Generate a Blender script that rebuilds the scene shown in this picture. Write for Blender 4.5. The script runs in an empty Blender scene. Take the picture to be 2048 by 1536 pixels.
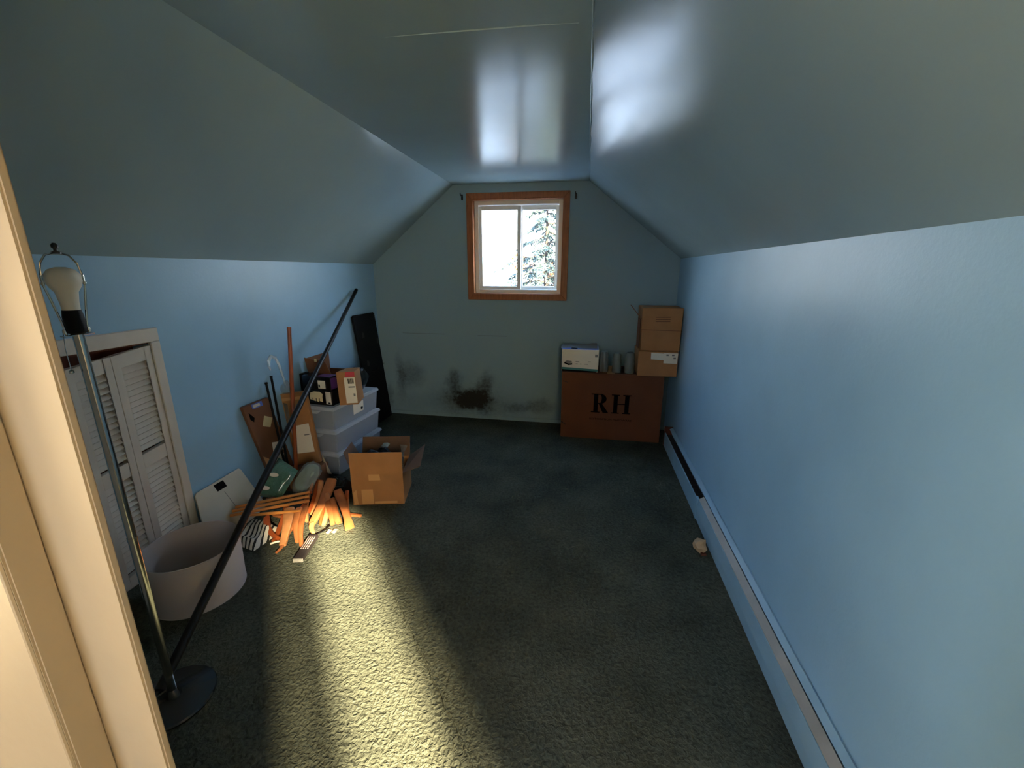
import bpy, bmesh, math, random
from mathutils import Vector, Matrix, noise
import numpy as np
random.seed(7)
SC = bpy.context.scene
COL = SC.collection
PI = math.pi

# ------------------------------------------------------------------ camera
F_PX = 842.19
cam_d = bpy.data.cameras.new('camera')
cam_d.sensor_width = 36.0
cam_d.lens = F_PX / 2048 * 36.0
cam_d.clip_start = 0.02
cam_d.clip_end = 500
cam = bpy.data.objects.new('camera', cam_d)
COL.objects.link(cam)
_rt = Vector((0.9853, 0.1709, 0.0031))
_up = Vector((-0.0476, 0.2564, 0.9654))
_fw = Vector((-0.1642, 0.9513, -0.2608))
M = Matrix((_rt, _up, -_fw)).transposed().to_4x4()
M.translation = Vector((0, 0, 1.4))
cam.matrix_world = M
SC.camera = cam

# ------------------------------------------------------------------ view + light
SC.view_settings.view_transform = 'Standard'
SC.view_settings.look = 'None'
SC.view_settings.gamma = 1.0
SC.view_settings.use_curve_mapping = False
SC.view_settings.exposure = 2.3
SC.cycles.max_bounces = 10
SC.cycles.diffuse_bounces = 6
SC.cycles.transparent_max_bounces = 16
SC.cycles.caustics_reflective = False
SC.cycles.caustics_refractive = False
SC.cycles.sample_clamp_indirect = 6.0
SC.cycles.use_denoising = True

W = bpy.data.worlds.new('sky')
SC.world = W
W.use_nodes = True
nt = W.node_tree
bg = nt.nodes['Background']
geo = nt.nodes.new('ShaderNodeTexCoord')
sep = nt.nodes.new('ShaderNodeSeparateXYZ')
nt.links.new(geo.outputs['Generated'], sep.inputs[0])
ramp = nt.nodes.new('ShaderNodeValToRGB')
ramp.color_ramp.elements[0].position = 0.0
ramp.color_ramp.elements[0].color = (0.93, 0.96, 1.0, 1)
ramp.color_ramp.elements[1].position = 0.7
ramp.color_ramp.elements[1].color = (0.34, 0.58, 1.0, 1)
nt.links.new(sep.outputs['Z'], ramp.inputs[0])
nt.links.new(ramp.outputs[0], bg.inputs['Color'])
bg.inputs['Strength'].default_value = 4.4

SUN_EL = math.atan(0.41)
sun_d = bpy.data.lights.new('sun', 'SUN')
sun_d.energy = 24.0
sun_d.color = (1.0, 0.82, 0.52)
sun_d.angle = math.radians(1.9)
sun = bpy.data.objects.new('sun', sun_d)
COL.objects.link(sun)
_dir = Vector((-0.636 * math.cos(SUN_EL), 0.772 * math.cos(SUN_EL), -math.sin(SUN_EL)))
sun.rotation_euler = _dir.to_track_quat('-Z', 'Y').to_euler()
sun.location = (6, -8, 6)

# ------------------------------------------------------------------ helpers
class MB:
    def __init__(self):
        self.bm = bmesh.new()

    def face(self, pts):
        vs = [self.bm.verts.new(p) for p in pts]
        return self.bm.faces.new(vs)

    def hexa(self, p):
        """p: 8 points, bottom ring 0-3, top ring 4-7"""
        v = [self.bm.verts.new(q) for q in p]
        for f in ((3, 2, 1, 0), (4, 5, 6, 7), (0, 1, 5, 4), (1, 2, 6, 5), (2, 3, 7, 6), (3, 0, 4, 7)):
            self.bm.faces.new([v[i] for i in f])
        return self

    def box(self, x0, x1, y0, y1, z0, z1):
        return self.hexa([(x0, y0, z0), (x1, y0, z0), (x1, y1, z0), (x0, y1, z0),
                          (x0, y0, z1), (x1, y0, z1), (x1, y1, z1), (x0, y1, z1)])

    def slab(self, quad, t):
        """quad: 4 points; t: thickness vector"""
        q = [Vector(a) for a in quad]
        t = Vector(t)
        return self.hexa(q + [a + t for a in q])

    def poly_prism(self, pts, t):
        a = [self.bm.verts.new(p) for p in pts]
        t = Vector(t)
        b = [self.bm.verts.new(Vector(p) + t) for p in pts]
        n = len(pts)
        self.bm.faces.new(a[::-1])
        self.bm.faces.new(b)
        for i in range(n):
            self.bm.faces.new((a[i], a[(i + 1) % n], b[(i + 1) % n], b[i]))
        return self

    def tube(self, pts, r, seg=10, cap=True, flat=1.0, up=(0, 0, 1)):
        pts = [Vector(p) for p in pts]
        n = len(pts)
        rs = r if isinstance(r, (list, tuple)) else [r] * n
        rings = []
        for i, p in enumerate(pts):
            d = (pts[min(i + 1, n - 1)] - pts[max(i - 1, 0)]).normalized()
            u = Vector(up)
            if abs(d.dot(u)) > 0.95:
                u = Vector((1, 0, 0))
            a = d.cross(u).normalized()
            b = d.cross(a).normalized()
            rings.append([self.bm.verts.new(p + (a * math.cos(2 * PI * k / seg) + b * math.sin(2 * PI * k / seg) * flat) * rs[i]) for k in range(seg)])
        for i in range(n - 1):
            for k in range(seg):
                self.bm.faces.new((rings[i][k], rings[i][(k + 1) % seg], rings[i + 1][(k + 1) % seg], rings[i + 1][k]))
        if cap:
            self.bm.faces.new(rings[0][::-1])
            self.bm.faces.new(rings[-1])
        return self

    def lathe(self, prof, c, seg=32, cap=True):
        c = Vector(c)
        rings = []
        for r, z in prof:
            rings.append([self.bm.verts.new(c + Vector((r * math.cos(2 * PI * k / seg), r * math.sin(2 * PI * k / seg), z))) for k in range(seg)])
        for i in range(len(prof) - 1):
            for k in range(seg):
                self.bm.faces.new((rings[i][k], rings[i][(k + 1) % seg], rings[i + 1][(k + 1) % seg], rings[i + 1][k]))
        if cap:
            self.bm.faces.new(rings[0][::-1])
            self.bm.faces.new(rings[-1])
        return self

    def grid(self, fn, nu, nv, close_u=False):
        g = [[self.bm.verts.new(fn(i / (nu if close_u else nu), j / nv)) for j in range(nv + 1)] for i in range(nu + (0 if close_u else 1))]
        for i in range(nu):
            for j in range(nv):
                a, b = g[i], g[(i + 1) % len(g)]
                self.bm.faces.new((a[j], b[j], b[j + 1], a[j + 1]))
        return self

    def pillow(self, quad, t, bump=0.0, seed=0, n=14, edge=0.12):
        """closed cushion between four corners; t = thickness vector at the centre"""
        q = [Vector(a) for a in quad]
        t = Vector(t)

        def P(u, v, s):
            p = q[0] * (1 - u) * (1 - v) + q[1] * u * (1 - v) + q[2] * u * v + q[3] * (1 - u) * v
            w = (min(1, min(u, 1 - u) / edge * 0.5 + 0.0) * min(1, min(v, 1 - v) / edge * 0.5 + 0.0)) ** 0.5
            w = max(0.0, min(1.0, w))
            nz = noise.noise(Vector((u * 3.1 + seed, v * 4.3, s * 2.0))) * bump + noise.noise(Vector((u * 8 + seed, v * 9, s))) * bump * 0.5
            return p + t * (0.5 * s * w) + t.normalized() * nz * (0.3 + 0.7 * w)
        top = [[self.bm.verts.new(P(i / n, j / n, 1)) for j in range(n + 1)] for i in range(n + 1)]
        bot = [[top[i][j] if i in (0, n) or j in (0, n) else self.bm.verts.new(P(i / n, j / n, -1)) for j in range(n + 1)] for i in range(n + 1)]
        for i in range(n):
            for j in range(n):
                self.bm.faces.new((top[i][j], top[i + 1][j], top[i + 1][j + 1], top[i][j + 1]))
                self.bm.faces.new((bot[i][j + 1], bot[i + 1][j + 1], bot[i + 1][j], bot[i][j]))
        return self

    def mesh(self, name, mat, smooth=False, bevel=0.0, off=(0, 0, 0), bseg=1):
        bm = self.bm
        bmesh.ops.remove_doubles(bm, verts=bm.verts, dist=1e-6)
        bmesh.ops.recalc_face_normals(bm, faces=bm.faces)
        if bevel > 0:
            bmesh.ops.bevel(bm, geom=list(bm.edges), offset=bevel, segments=bseg, affect='EDGES', clamp_overlap=True)
        o = Vector(off)
        if o.length:
            for v in bm.verts:
                v.co -= o
        me = bpy.data.meshes.new(name)
        bm.to_mesh(me)
        bm.free()
        if smooth:
            for p in me.polygons:
                p.use_smooth = True
            me.set_sharp_from_angle(angle=math.radians(38))
        me.materials.append(mat)
        return me

    def build(self, name, mat, parent=None, smooth=False, bevel=0.0, bseg=1, loc=None):
        """vertices are in scene coordinates; the object's origin goes to the parent's origin (or to loc)"""
        base = world_loc(parent) if parent else (Vector(loc) if loc else Vector((0, 0, 0)))
        me = self.mesh(name, mat, smooth, bevel, base, bseg)
        o = bpy.data.objects.new(name, me)
        COL.objects.link(o)
        if parent:
            o.parent = parent
        else:
            o.location = base
        return o


def world_loc(o):
    v = Vector((0, 0, 0))
    while o:
        v += o.location
        o = o.parent
    return v


def tag(o, label=None, cat=None, group=None, kind=None):
    if label:
        o['label'] = label
    if cat:
        o['category'] = cat
    if group:
        o['group'] = group
    if kind:
        o['kind'] = kind
    return o


def thing(name, loc, label, cat, group=None):
    o = bpy.data.objects.new(name, None)
    o.empty_display_size = 0.05
    COL.objects.link(o)
    o.location = loc
    return tag(o, label, cat, group)


def struct(o, label, cat):
    return tag(o, label, cat, None, 'structure')


# ------------------------------------------------------------------ materials
def sl(r, g, b):
    f = lambda c: ((c / 255 + 0.055) / 1.055) ** 2.4 if c > 10.3 else c / 255 / 12.92
    return (f(r), f(g), f(b), 1)


def mat(name, col, rough=0.6, metal=0.0, spec=0.5, var=0.0, vscale=8.0, bump=0.0, bscale=60.0, coat=0.0, trans=0.0, stretch=None, bdist=0.01, ior=None):
    m = bpy.data.materials.new(name)
    m.use_nodes = True
    t = m.node_tree
    p = t.nodes['Principled BSDF']
    p.inputs['Base Color'].default_value = col
    p.inputs['Roughness'].default_value = rough
    p.inputs['Metallic'].default_value = metal
    p.inputs['Specular IOR Level'].default_value = spec
    p.inputs['Coat Weight'].default_value = coat
    p.inputs['Coat Roughness'].default_value = 0.12
    p.inputs['Transmission Weight'].default_value = trans
    if ior:
        p.inputs['IOR'].default_value = ior
    tc = t.nodes.new('ShaderNodeTexCoord')
    mp = t.nodes.new('ShaderNodeMapping')
    t.links.new(tc.outputs['Object'], mp.inputs[0])
    if stretch:
        mp.inputs['Scale'].default_value = stretch
    if var > 0:
        n = t.nodes.new('ShaderNodeTexNoise')
        n.inputs['Scale'].default_value = vscale
        n.inputs['Detail'].default_value = 5
        t.links.new(mp.outputs[0], n.inputs['Vector'])
        r = t.nodes.new('ShaderNodeValToRGB')
        r.color_ramp.elements[0].position = 0.3
        r.color_ramp.elements[1].position = 0.7
        r.color_ramp.elements[0].color = tuple(c * (1 - var) for c in col[:3]) + (1,)
        r.color_ramp.elements[1].color = tuple(min(1, c * (1 + var)) for c in col[:3]) + (1,)
        t.links.new(n.outputs['Fac'], r.inputs[0])
        t.links.new(r.outputs[0], p.inputs['Base Color'])
    if bump > 0:
        n2 = t.nodes.new('ShaderNodeTexNoise')
        n2.inputs['Scale'].default_value = bscale
        n2.inputs['Detail'].default_value = 4
        t.links.new(mp.outputs[0], n2.inputs['Vector'])
        b = t.nodes.new('ShaderNodeBump')
        b.inputs['Strength'].default_value = bump
        b.inputs['Distance'].default_value = bdist
        t.links.new(n2.outputs['Fac'], b.inputs['Height'])
        t.links.new(b.outputs[0], p.inputs['Normal'])
    return m


PAINT = sl(143, 180, 206)
M_wall = mat('blue_wall_paint', PAINT, 0.42, var=0.06, vscale=2.5, bump=0.12, bscale=70, bdist=0.004)
M_ceil = mat('blue_ceiling_paint', sl(152, 172, 176), 0.19, spec=0.25, var=0.04, vscale=2.0, bump=0.06, bscale=9, bdist=0.01)
M_jamb = mat('cream_trim_paint', sl(143, 127, 104), 0.45, var=0.03, bump=0.05, bscale=30)
M_landing = mat('landing_wall_paint', sl(196, 184, 166), 0.7)
M_card = mat('cardboard', sl(162, 112, 66), 0.75, var=0.10, vscale=9, bump=0.08, bscale=90, bdist=0.003)
M_card_in_shade = mat('cardboard_inner_shaded', sl(100, 72, 52), 0.85, var=0.10, vscale=9)  # inner cardboard, darkened further to paint shade on flaps turned from the light
M_card_red = mat('cardboard_reddish', sl(98, 52, 22), 0.75, var=0.14, vscale=5, bump=0.08, bscale=90, bdist=0.003)
M_card_dark = mat('cardboard_dark', sl(118, 76, 48), 0.8, var=0.12, vscale=7)
M_tape = mat('packing_tape', sl(196, 146, 92), 0.35)
M_label = mat('label_paper', sl(226, 216, 198), 0.6)
M_label2 = mat('yellowed_label_paper', sl(205, 188, 140), 0.6)
M_ink = mat('black_ink', sl(8, 7, 9), 0.9, spec=0.1)
M_grey = mat('grey_print', sl(120, 116, 112), 0.6)
M_black = mat('black_vinyl', sl(6, 6, 8), 0.55, spec=0.2, bump=0.1, bscale=160)
M_black_gloss = mat('black_lacquer', sl(14, 14, 18), 0.18, spec=0.6)
M_pole = mat('black_pole_paint', sl(18, 15, 14), 0.42, var=0.5, vscale=14, spec=0.3)
M_chrome = mat('brushed_chrome', sl(190, 188, 180), 0.16, metal=1.0)
M_smoked = mat('smoked_base_metal', sl(40, 42, 42), 0.12, spec=0.6)
M_bulb = mat('bulb_plastic', sl(222, 214, 196), 0.4)
M_white = mat('white_cupboard_paint', sl(205, 196, 184), 0.5, var=0.08, vscale=6, bump=0.06, bscale=40)
M_brown_board = mat('dark_brown_wood', sl(92, 44, 22), 0.7, var=0.25, vscale=5, stretch=(1, 8, 1))
M_shade = mat('white_lampshade_fabric', sl(184, 174, 172), 0.85, bump=0.08, bscale=300, bdist=0.002)
M_board = mat('white_melamine', sl(190, 182, 162), 0.45, var=0.06, vscale=7)
M_casing = mat('stained_oak', sl(150, 88, 48), 0.45, var=0.25, vscale=10, stretch=(6, 6, 1))
M_vinyl = mat('white_window_vinyl', sl(226, 224, 218), 0.4)
M_orange = mat('orange_stained_wood', sl(174, 106, 62), 0.38, var=0.22, vscale=14, stretch=(1, 1, 0.25), spec=0.5)
M_orange2 = mat('orange_brown_wood', sl(156, 92, 52), 0.4, var=0.25, vscale=18)
M_orange3 = mat('pale_orange_wood', sl(184, 124, 78), 0.42, var=0.2, vscale=18)
M_redwood = mat('reddish_stained_wood', sl(150, 72, 34), 0.35, var=0.25, vscale=12)
M_dowel = mat('golden_dowel_wood', sl(206, 132, 62), 0.45, var=0.12, vscale=20)
M_remote = mat('dark_remote_plastic', sl(38, 32, 32), 0.5)
M_key = mat('remote_key_rubber', sl(150, 128, 124), 0.5)
M_silver = mat('silver_plastic', sl(130, 126, 120), 0.35)
M_heater = mat('blue_heater_enamel', sl(132, 164, 184), 0.42, var=0.08, vscale=5)
M_heater_g = mat('grey_heater_metal', sl(142, 138, 132), 0.5, var=0.10, vscale=9)
M_fin = mat('dark_heater_fins', sl(34, 30, 28), 0.6)
M_red = mat('red_print', sl(196, 40, 60), 0.5)
M_blueprint = mat('blue_print', sl(96, 120, 200), 0.45)
M_teal = mat('teal_print', sl(40, 120, 120), 0.5)
M_purple = mat('purple_print', sl(96, 52, 110), 0.4)
M_cream_print = mat('cream_print', sl(232, 214, 170), 0.5)
M_bark = mat('spruce_bark', sl(54, 46, 42), 0.9, var=0.2, vscale=10)
M_needle = mat('spruce_needles', sl(56, 72, 72), 0.7, var=0.25, vscale=3)  # pale bluish lift paints in the veil of window glare
M_autumn = mat('autumn_leaves', sl(104, 62, 26), 0.7, var=0.3, vscale=2)
M_lawn = mat('neutral_bounce_lawn', sl(120, 128, 140), 0.9, var=0.15, vscale=0.3)  # grey blue put in so warm sun bounces neutral onto the ceiling
M_bracket = mat('dark_bracket_metal', sl(60, 62, 64), 0.3, metal=0.9)
M_jar = mat('smoky_glass_jar', sl(84, 80, 76), 0.15, spec=0.8)
M_scrap = mat('tan_scrap_paper', sl(150, 122, 98), 0.8)
M_glove = mat('crumpled_tissue', sl(172, 142, 108), 0.7)


def mat_clear(name, col, alpha, rough=0.12, gloss=0.25, bump=0.0, bscale=30):
    """thin clear plastic: part seen through, part milky, part glossy"""
    m = bpy.data.materials.new(name)
    m.use_nodes = True
    t = m.node_tree
    p = t.nodes['Principled BSDF']
    p.inputs['Base Color'].default_value = col
    p.inputs['Roughness'].default_value = rough
    p.inputs['Specular IOR Level'].default_value = 0.8
    p.inputs['Coat Weight'].default_value = gloss
    p.inputs['Coat Roughness'].default_value = 0.08
    out = t.nodes['Material Output']
    tr = t.nodes.new('ShaderNodeBsdfTransparent')
    mx = t.nodes.new('ShaderNodeMixShader')
    mx.inputs[0].default_value = alpha
    t.links.new(tr.outputs[0], mx.inputs[1])
    t.links.new(p.outputs[0], mx.inputs[2])
    t.links.new(mx.outputs[0], out.inputs['Surface'])
    if bump:
        n = t.nodes.new('ShaderNodeTexNoise')
        n.inputs['Scale'].default_value = bscale
        b = t.nodes.new('ShaderNodeBump')
        b.inputs['Strength'].default_value = bump
        b.inputs['Distance'].default_value = 0.02
        t.links.new(n.outputs['Fac'], b.inputs['Height'])
        t.links.new(b.outputs[0], p.inputs['Normal'])
    return m


M_tub = mat_clear('milky_clear_plastic', sl(188, 196, 208), 0.52, 0.3)
M_tublid = mat_clear('milky_lid_plastic', sl(200, 207, 218), 0.72, 0.3)
M_wrap = mat_clear('clear_plastic_wrap', sl(180, 186, 170), 0.42, 0.08, 1.0, bump=0.8, bscale=38)
M_green = mat_clear('green_plastic_film', sl(84, 136, 108), 0.9, 0.15, 1.0, bump=0.9, bscale=34)
M_glassarm = mat_clear('clear_acrylic', sl(225, 232, 235), 0.35, 0.05, 1.0)


def mat_curtain(name, col, alpha):
    """woven cloth lit through from behind"""
    m = bpy.data.materials.new(name)
    m.use_nodes = True
    t = m.node_tree
    t.nodes.remove(t.nodes['Principled BSDF'])
    a, b = t.nodes.new('ShaderNodeBsdfTransparent'), t.nodes.new('ShaderNodeBsdfTranslucent')
    c, d = t.nodes.new('ShaderNodeBsdfDiffuse'), t.nodes.new('ShaderNodeMixShader')
    e = t.nodes.new('ShaderNodeMixShader')
    b.inputs[0].default_value = col
    c.inputs[0].default_value = col
    d.inputs[0].default_value = 0.35
    t.links.new(b.outputs[0], d.inputs[1])
    t.links.new(c.outputs[0], d.inputs[2])
    e.inputs[0].default_value = alpha
    t.links.new(a.outputs[0], e.inputs[1])
    t.links.new(d.outputs[0], e.inputs[2])
    t.links.new(e.outputs[0], t.nodes['Material Output'].inputs['Surface'])
    return m


M_beam_sheer = mat_curtain('beam_dimming_sheer', sl(150, 140, 118), 0.88)  # for added cloth that dims the sides of the sunbeam
M_fill_linen = mat_curtain('fill_linen', sl(244, 228, 196), 1.0)  # for added cloth that glows as a wide warm source
M_pane = bpy.data.materials.new('window_glass')
M_pane.use_nodes = True
_t = M_pane.node_tree
_gl = _t.nodes.new('ShaderNodeBsdfGlossy')
_gl.inputs['Roughness'].default_value = 0.02
_tr = _t.nodes.new('ShaderNodeBsdfTransparent')
_tr.inputs[0].default_value = (0.94, 0.96, 0.95, 1)
_mx = _t.nodes.new('ShaderNodeMixShader')
_mx.inputs[0].default_value = 0.06
_t.links.new(_tr.outputs[0], _mx.inputs[1])
_t.links.new(_gl.outputs[0], _mx.inputs[2])
_t.links.new(_mx.outputs[0], _t.nodes['Material Output'].inputs['Surface'])

# carpet: worn green cut pile
M_carpet = bpy.data.materials.new('green_carpet_pile')
M_carpet.use_nodes = True
t = M_carpet.node_tree
p = t.nodes['Principled BSDF']
p.inputs['Roughness'].default_value = 0.95
p.inputs['Specular IOR Level'].default_value = 0.03
p.inputs['Sheen Weight'].default_value = 0.0
p.inputs['Sheen Roughness'].default_value = 0.6
tc = t.nodes.new('ShaderNodeTexCoord')
n1 = t.nodes.new('ShaderNodeTexNoise')
n1.inputs['Scale'].default_value = 75
n1.inputs['Detail'].default_value = 3
n1.inputs['Distortion'].default_value = 0.6
n2 = t.nodes.new('ShaderNodeTexNoise')
n2.inputs['Scale'].default_value = 3.2
n2.inputs['Detail'].default_value = 6
for n in (n1, n2):
    t.links.new(tc.outputs['Object'], n.inputs['Vector'])
r1 = t.nodes.new('ShaderNodeValToRGB')
r1.color_ramp.elements[0].position = 0.3
r1.color_ramp.elements[0].color = sl(61, 63, 56)
r1.color_ramp.elements[1].position = 0.7
r1.color_ramp.elements[1].color = sl(85, 86, 75)
t.links.new(n2.outputs['Fac'], r1.inputs[0])
mx = t.nodes.new('ShaderNodeMixRGB')
mx.blend_type = 'MULTIPLY'
mx.inputs[0].default_value = 0.55
r2 = t.nodes.new('ShaderNodeValToRGB')
r2.color_ramp.elements[0].position = 0.32
r2.color_ramp.elements[0].color = (0.45, 0.45, 0.42, 1)
r2.color_ramp.elements[1].position = 0.62
r2.color_ramp.elements[1].color = (1.25, 1.25, 1.2, 1)
t.links.new(n1.outputs['Fac'], r2.inputs[0])
t.links.new(r1.outputs[0], mx.inputs[1])
t.links.new(r2.outputs[0], mx.inputs[2])
t.links.new(mx.outputs[0], p.inputs['Base Color'])
b = t.nodes.new('ShaderNodeBump')
b.inputs['Strength'].default_value = 0.9
b.inputs['Distance'].default_value = 0.012
t.links.new(n1.outputs['Fac'], b.inputs['Height'])
t.links.new(b.outputs[0], p.inputs['Normal'])

# back wall: faded paint with black mould near the floor
M_back = bpy.data.materials.new('faded_wall_paint_with_mould')
M_back.use_nodes = True
t = M_back.node_tree
p = t.nodes['Principled BSDF']
p.inputs['Roughness'].default_value = 0.6
tc = t.nodes.new('ShaderNodeTexCoord')
nz = t.nodes.new('ShaderNodeTexNoise')
nz.inputs['Scale'].default_value = 7
nz.inputs['Detail'].default_value = 6
nz.inputs['Roughness'].default_value = 0.65
t.links.new(tc.outputs['Object'], nz.inputs['Vector'])
sub = t.nodes.new('ShaderNodeVectorMath')
sub.operation = 'SUBTRACT'
sub.inputs[1].default_value = (0.5, 0.5, 0.5)
t.links.new(nz.outputs['Color'], sub.inputs[0])
scl = t.nodes.new('ShaderNodeVectorMath')
scl.operation = 'SCALE'
scl.inputs['Scale'].default_value = 0.20
t.links.new(sub.outputs[0], scl.inputs[0])
addv = t.nodes.new('ShaderNodeVectorMath')
addv.operation = 'ADD'
t.links.new(tc.outputs['Object'], addv.inputs[0])
t.links.new(scl.outputs[0], addv.inputs[1])
BLOBS = [  # x, z, radius x, radius z, strength
    (-1.01, 0.175, 0.15, 0.10, 1.25), (-1.23, 0.36, 0.07, 0.10, 0.75), (-1.20, 0.19, 0.14, 0.10, 0.7),
    (-0.92, 0.33, 0.07, 0.13, 0.8), (-1.66, 0.41, 0.13, 0.11, 0.55), (-1.77, 0.38, 0.05, 0.20, 0.55),
    (-0.60, 0.13, 0.14, 0.05, 0.5), (-0.38, 0.15, 0.12, 0.06, 0.5), (-1.90, 0.19, 0.04, 0.10, 0.5), (-1.05, 0.2, 0.36, 0.2, 0.3),
    (-1.1, 0.12, 0.9, 0.12, 0.22)]
acc = None
for (bx, bz, rx, rz, st) in BLOBS:
    s1 = t.nodes.new('ShaderNodeVectorMath')
    s1.operation = 'SUBTRACT'
    s1.inputs[1].default_value = (bx, 3.79, bz)
    t.links.new(addv.outputs[0], s1.inputs[0])
    s2 = t.nodes.new('ShaderNodeVectorMath')
    s2.operation = 'MULTIPLY'
    s2.inputs[1].default_value = (1 / rx, 0.0, 1 / rz)
    t.links.new(s1.outputs[0], s2.inputs[0])
    ln = t.nodes.new('ShaderNodeVectorMath')
    ln.operation = 'LENGTH'
    t.links.new(s2.outputs[0], ln.inputs[0])
    mr = t.nodes.new('ShaderNodeMapRange')
    mr.interpolation_type = 'SMOOTHSTEP'
    mr.inputs['From Min'].default_value = 1.6
    mr.inputs['From Max'].default_value = 0.25
    mr.inputs['To Min'].default_value = 0
    mr.inputs['To Max'].default_value = st
    t.links.new(ln.outputs['Value'], mr.inputs['Value'])
    if acc is None:
        acc = mr.outputs[0]
    else:
        ad = t.nodes.new('ShaderNodeMath')
        ad.operation = 'ADD'
        t.links.new(acc, ad.inputs[0])
        t.links.new(mr.outputs[0], ad.inputs[1])
        acc = ad.outputs[0]
nf = t.nodes.new('ShaderNodeTexNoise')
nf.inputs['Scale'].default_value = 38
nf.inputs['Detail'].default_value = 4
t.links.new(tc.outputs['Object'], nf.inputs['Vector'])
nm = t.nodes.new('ShaderNodeMath')
nm.operation = 'MULTIPLY_ADD'
nm.inputs[1].default_value = 0.9
nm.inputs[2].default_value = 0.28
t.links.new(nf.outputs['Fac'], nm.inputs[0])
mm = t.nodes.new('ShaderNodeMath')
mm.operation = 'MULTIPLY'
mm.use_clamp = True
t.links.new(acc, mm.inputs[0])
t.links.new(nm.outputs[0], mm.inputs[1])
mixc = t.nodes.new('ShaderNodeMixRGB')
mixc.inputs[1].default_value = sl(132, 158, 168)
mixc.inputs[2].default_value = sl(20, 18, 14)
t.links.new(mm.outputs[0], mixc.inputs[0])
t.links.new(mixc.outputs[0], p.inputs['Base Color'])

# zebra cloth
M_zebra = bpy.data.materials.new('black_white_striped_fabric')
M_zebra.use_nodes = True
t = M_zebra.node_tree
p = t.nodes['Principled BSDF']
p.inputs['Roughness'].default_value = 0.85
tc = t.nodes.new('ShaderNodeTexCoord')
mp = t.nodes.new('ShaderNodeMapping')
mp.inputs['Rotation'].default_value = (0, 0, math.radians(-20))
t.links.new(tc.outputs['Object'], mp.inputs[0])
wv = t.nodes.new('ShaderNodeTexWave')
wv.inputs['Scale'].default_value = 13
wv.inputs['Distortion'].default_value = 2.2
wv.inputs['Detail Scale'].default_value = 1.2
t.links.new(mp.outputs[0], wv.inputs['Vector'])
rz = t.nodes.new('ShaderNodeValToRGB')
rz.color_ramp.interpolation = 'CONSTANT'
rz.color_ramp.elements[0].color = sl(20, 20, 20)
rz.color_ramp.elements[1].position = 0.3
rz.color_ramp.elements[1].color = sl(206, 200, 186)
t.links.new(wv.outputs['Color'], rz.inputs[0])
t.links.new(rz.outputs[0], p.inputs['Base Color'])

# ------------------------------------------------------------------ the room
XL, XR, YB = -1.9685, 0.7507, 3.79
ZL, ZR = 1.4504, 1.4959
XFL, XFR, ZF = -1.1752, -0.0191, 2.1058
YN = 0.30           # room side of the door wall starts beyond this plane
YW = 0.42
YS = -1.6           # landing window wall

floor = MB().box(-2.3, 2.4, -1.7, 3.95, -0.12, 0.0).build('floor', M_carpet)
struct(floor, 'worn dark green cut pile carpet floor of the attic room', 'floor')
sm = MB()
_a, _b = Vector((-1.19, 1.925, 0)), Vector((0.30, 0.228, 0))
pts = [_a.lerp(_b, i / 60) + Vector((0.004 * math.sin(i * 1.7), 0.003 * math.sin(i * 2.3), 0.0006)) for i in range(61)]
sm.tube(pts, 0.0045, 6)
sm.build('carpet_seam', M_carpet, floor)

# left knee wall with the cupboard hole
w = MB()
CY0, CY1, CZ = 0.90, 1.598, 1.085
w.box(XL - 0.12, XL, YN, CY0, 0, ZL)
w.box(XL - 0.12, XL, CY1, YB, 0, ZL)
w.box(XL - 0.12, XL, CY0, CY1, CZ, ZL)
struct(w.build('wall_left', M_wall), 'blue painted low left wall behind the clutter', 'wall')
w = MB().box(XR, XR + 0.12, YN, YB, 0, ZR)
struct(w.build('wall_right', M_wall), 'bare blue painted low right wall above the baseboard heater', 'wall')

# back gable wall with the window hole
WX0, WX1, WZ0, WZ1 = -1.008, -0.220, 1.192, 1.985
w = MB()
D = (0, 0.14, 0)
w.poly_prism([(XL - 0.12, YB, 0), (WX0, YB, 0), (WX0, YB, 2.0), (WX0, YB, 2.25), (XFL, YB, 2.25), (XL - 0.12, YB, 1.6)], D)
w.poly_prism([(WX1, YB, 0), (XR + 0.12, YB, 0), (XR + 0.12, YB, 1.6), (XFR, YB, 2.25), (WX1, YB, 2.25), (WX1, YB, 2.0)], D)
w.poly_prism([(WX0, YB, 0), (WX1, YB, 0), (WX1, YB, WZ0), (WX0, YB, WZ0)], D)
w.poly_prism([(WX0, YB, WZ1), (WX1, YB, WZ1), (WX1, YB, 2.25), (WX0, YB, 2.25)], D)
wb_ = w.build('wall_back', M_back)
struct(wb_, 'grey blue gable end wall with window and black mould near the floor', 'wall')

M_crack = mat('hairline_crack', sl(96, 104, 106), 0.8)
for x0_, x1_, z_ in ((-1.72, -1.30, 0.815), (-0.98, -0.70, 0.812)):
    MB().box(x0_, x1_, YB - 0.0008, YB + 0.001, z_, z_ + 0.003).build('drywall_seam', M_crack, wb_)

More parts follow.
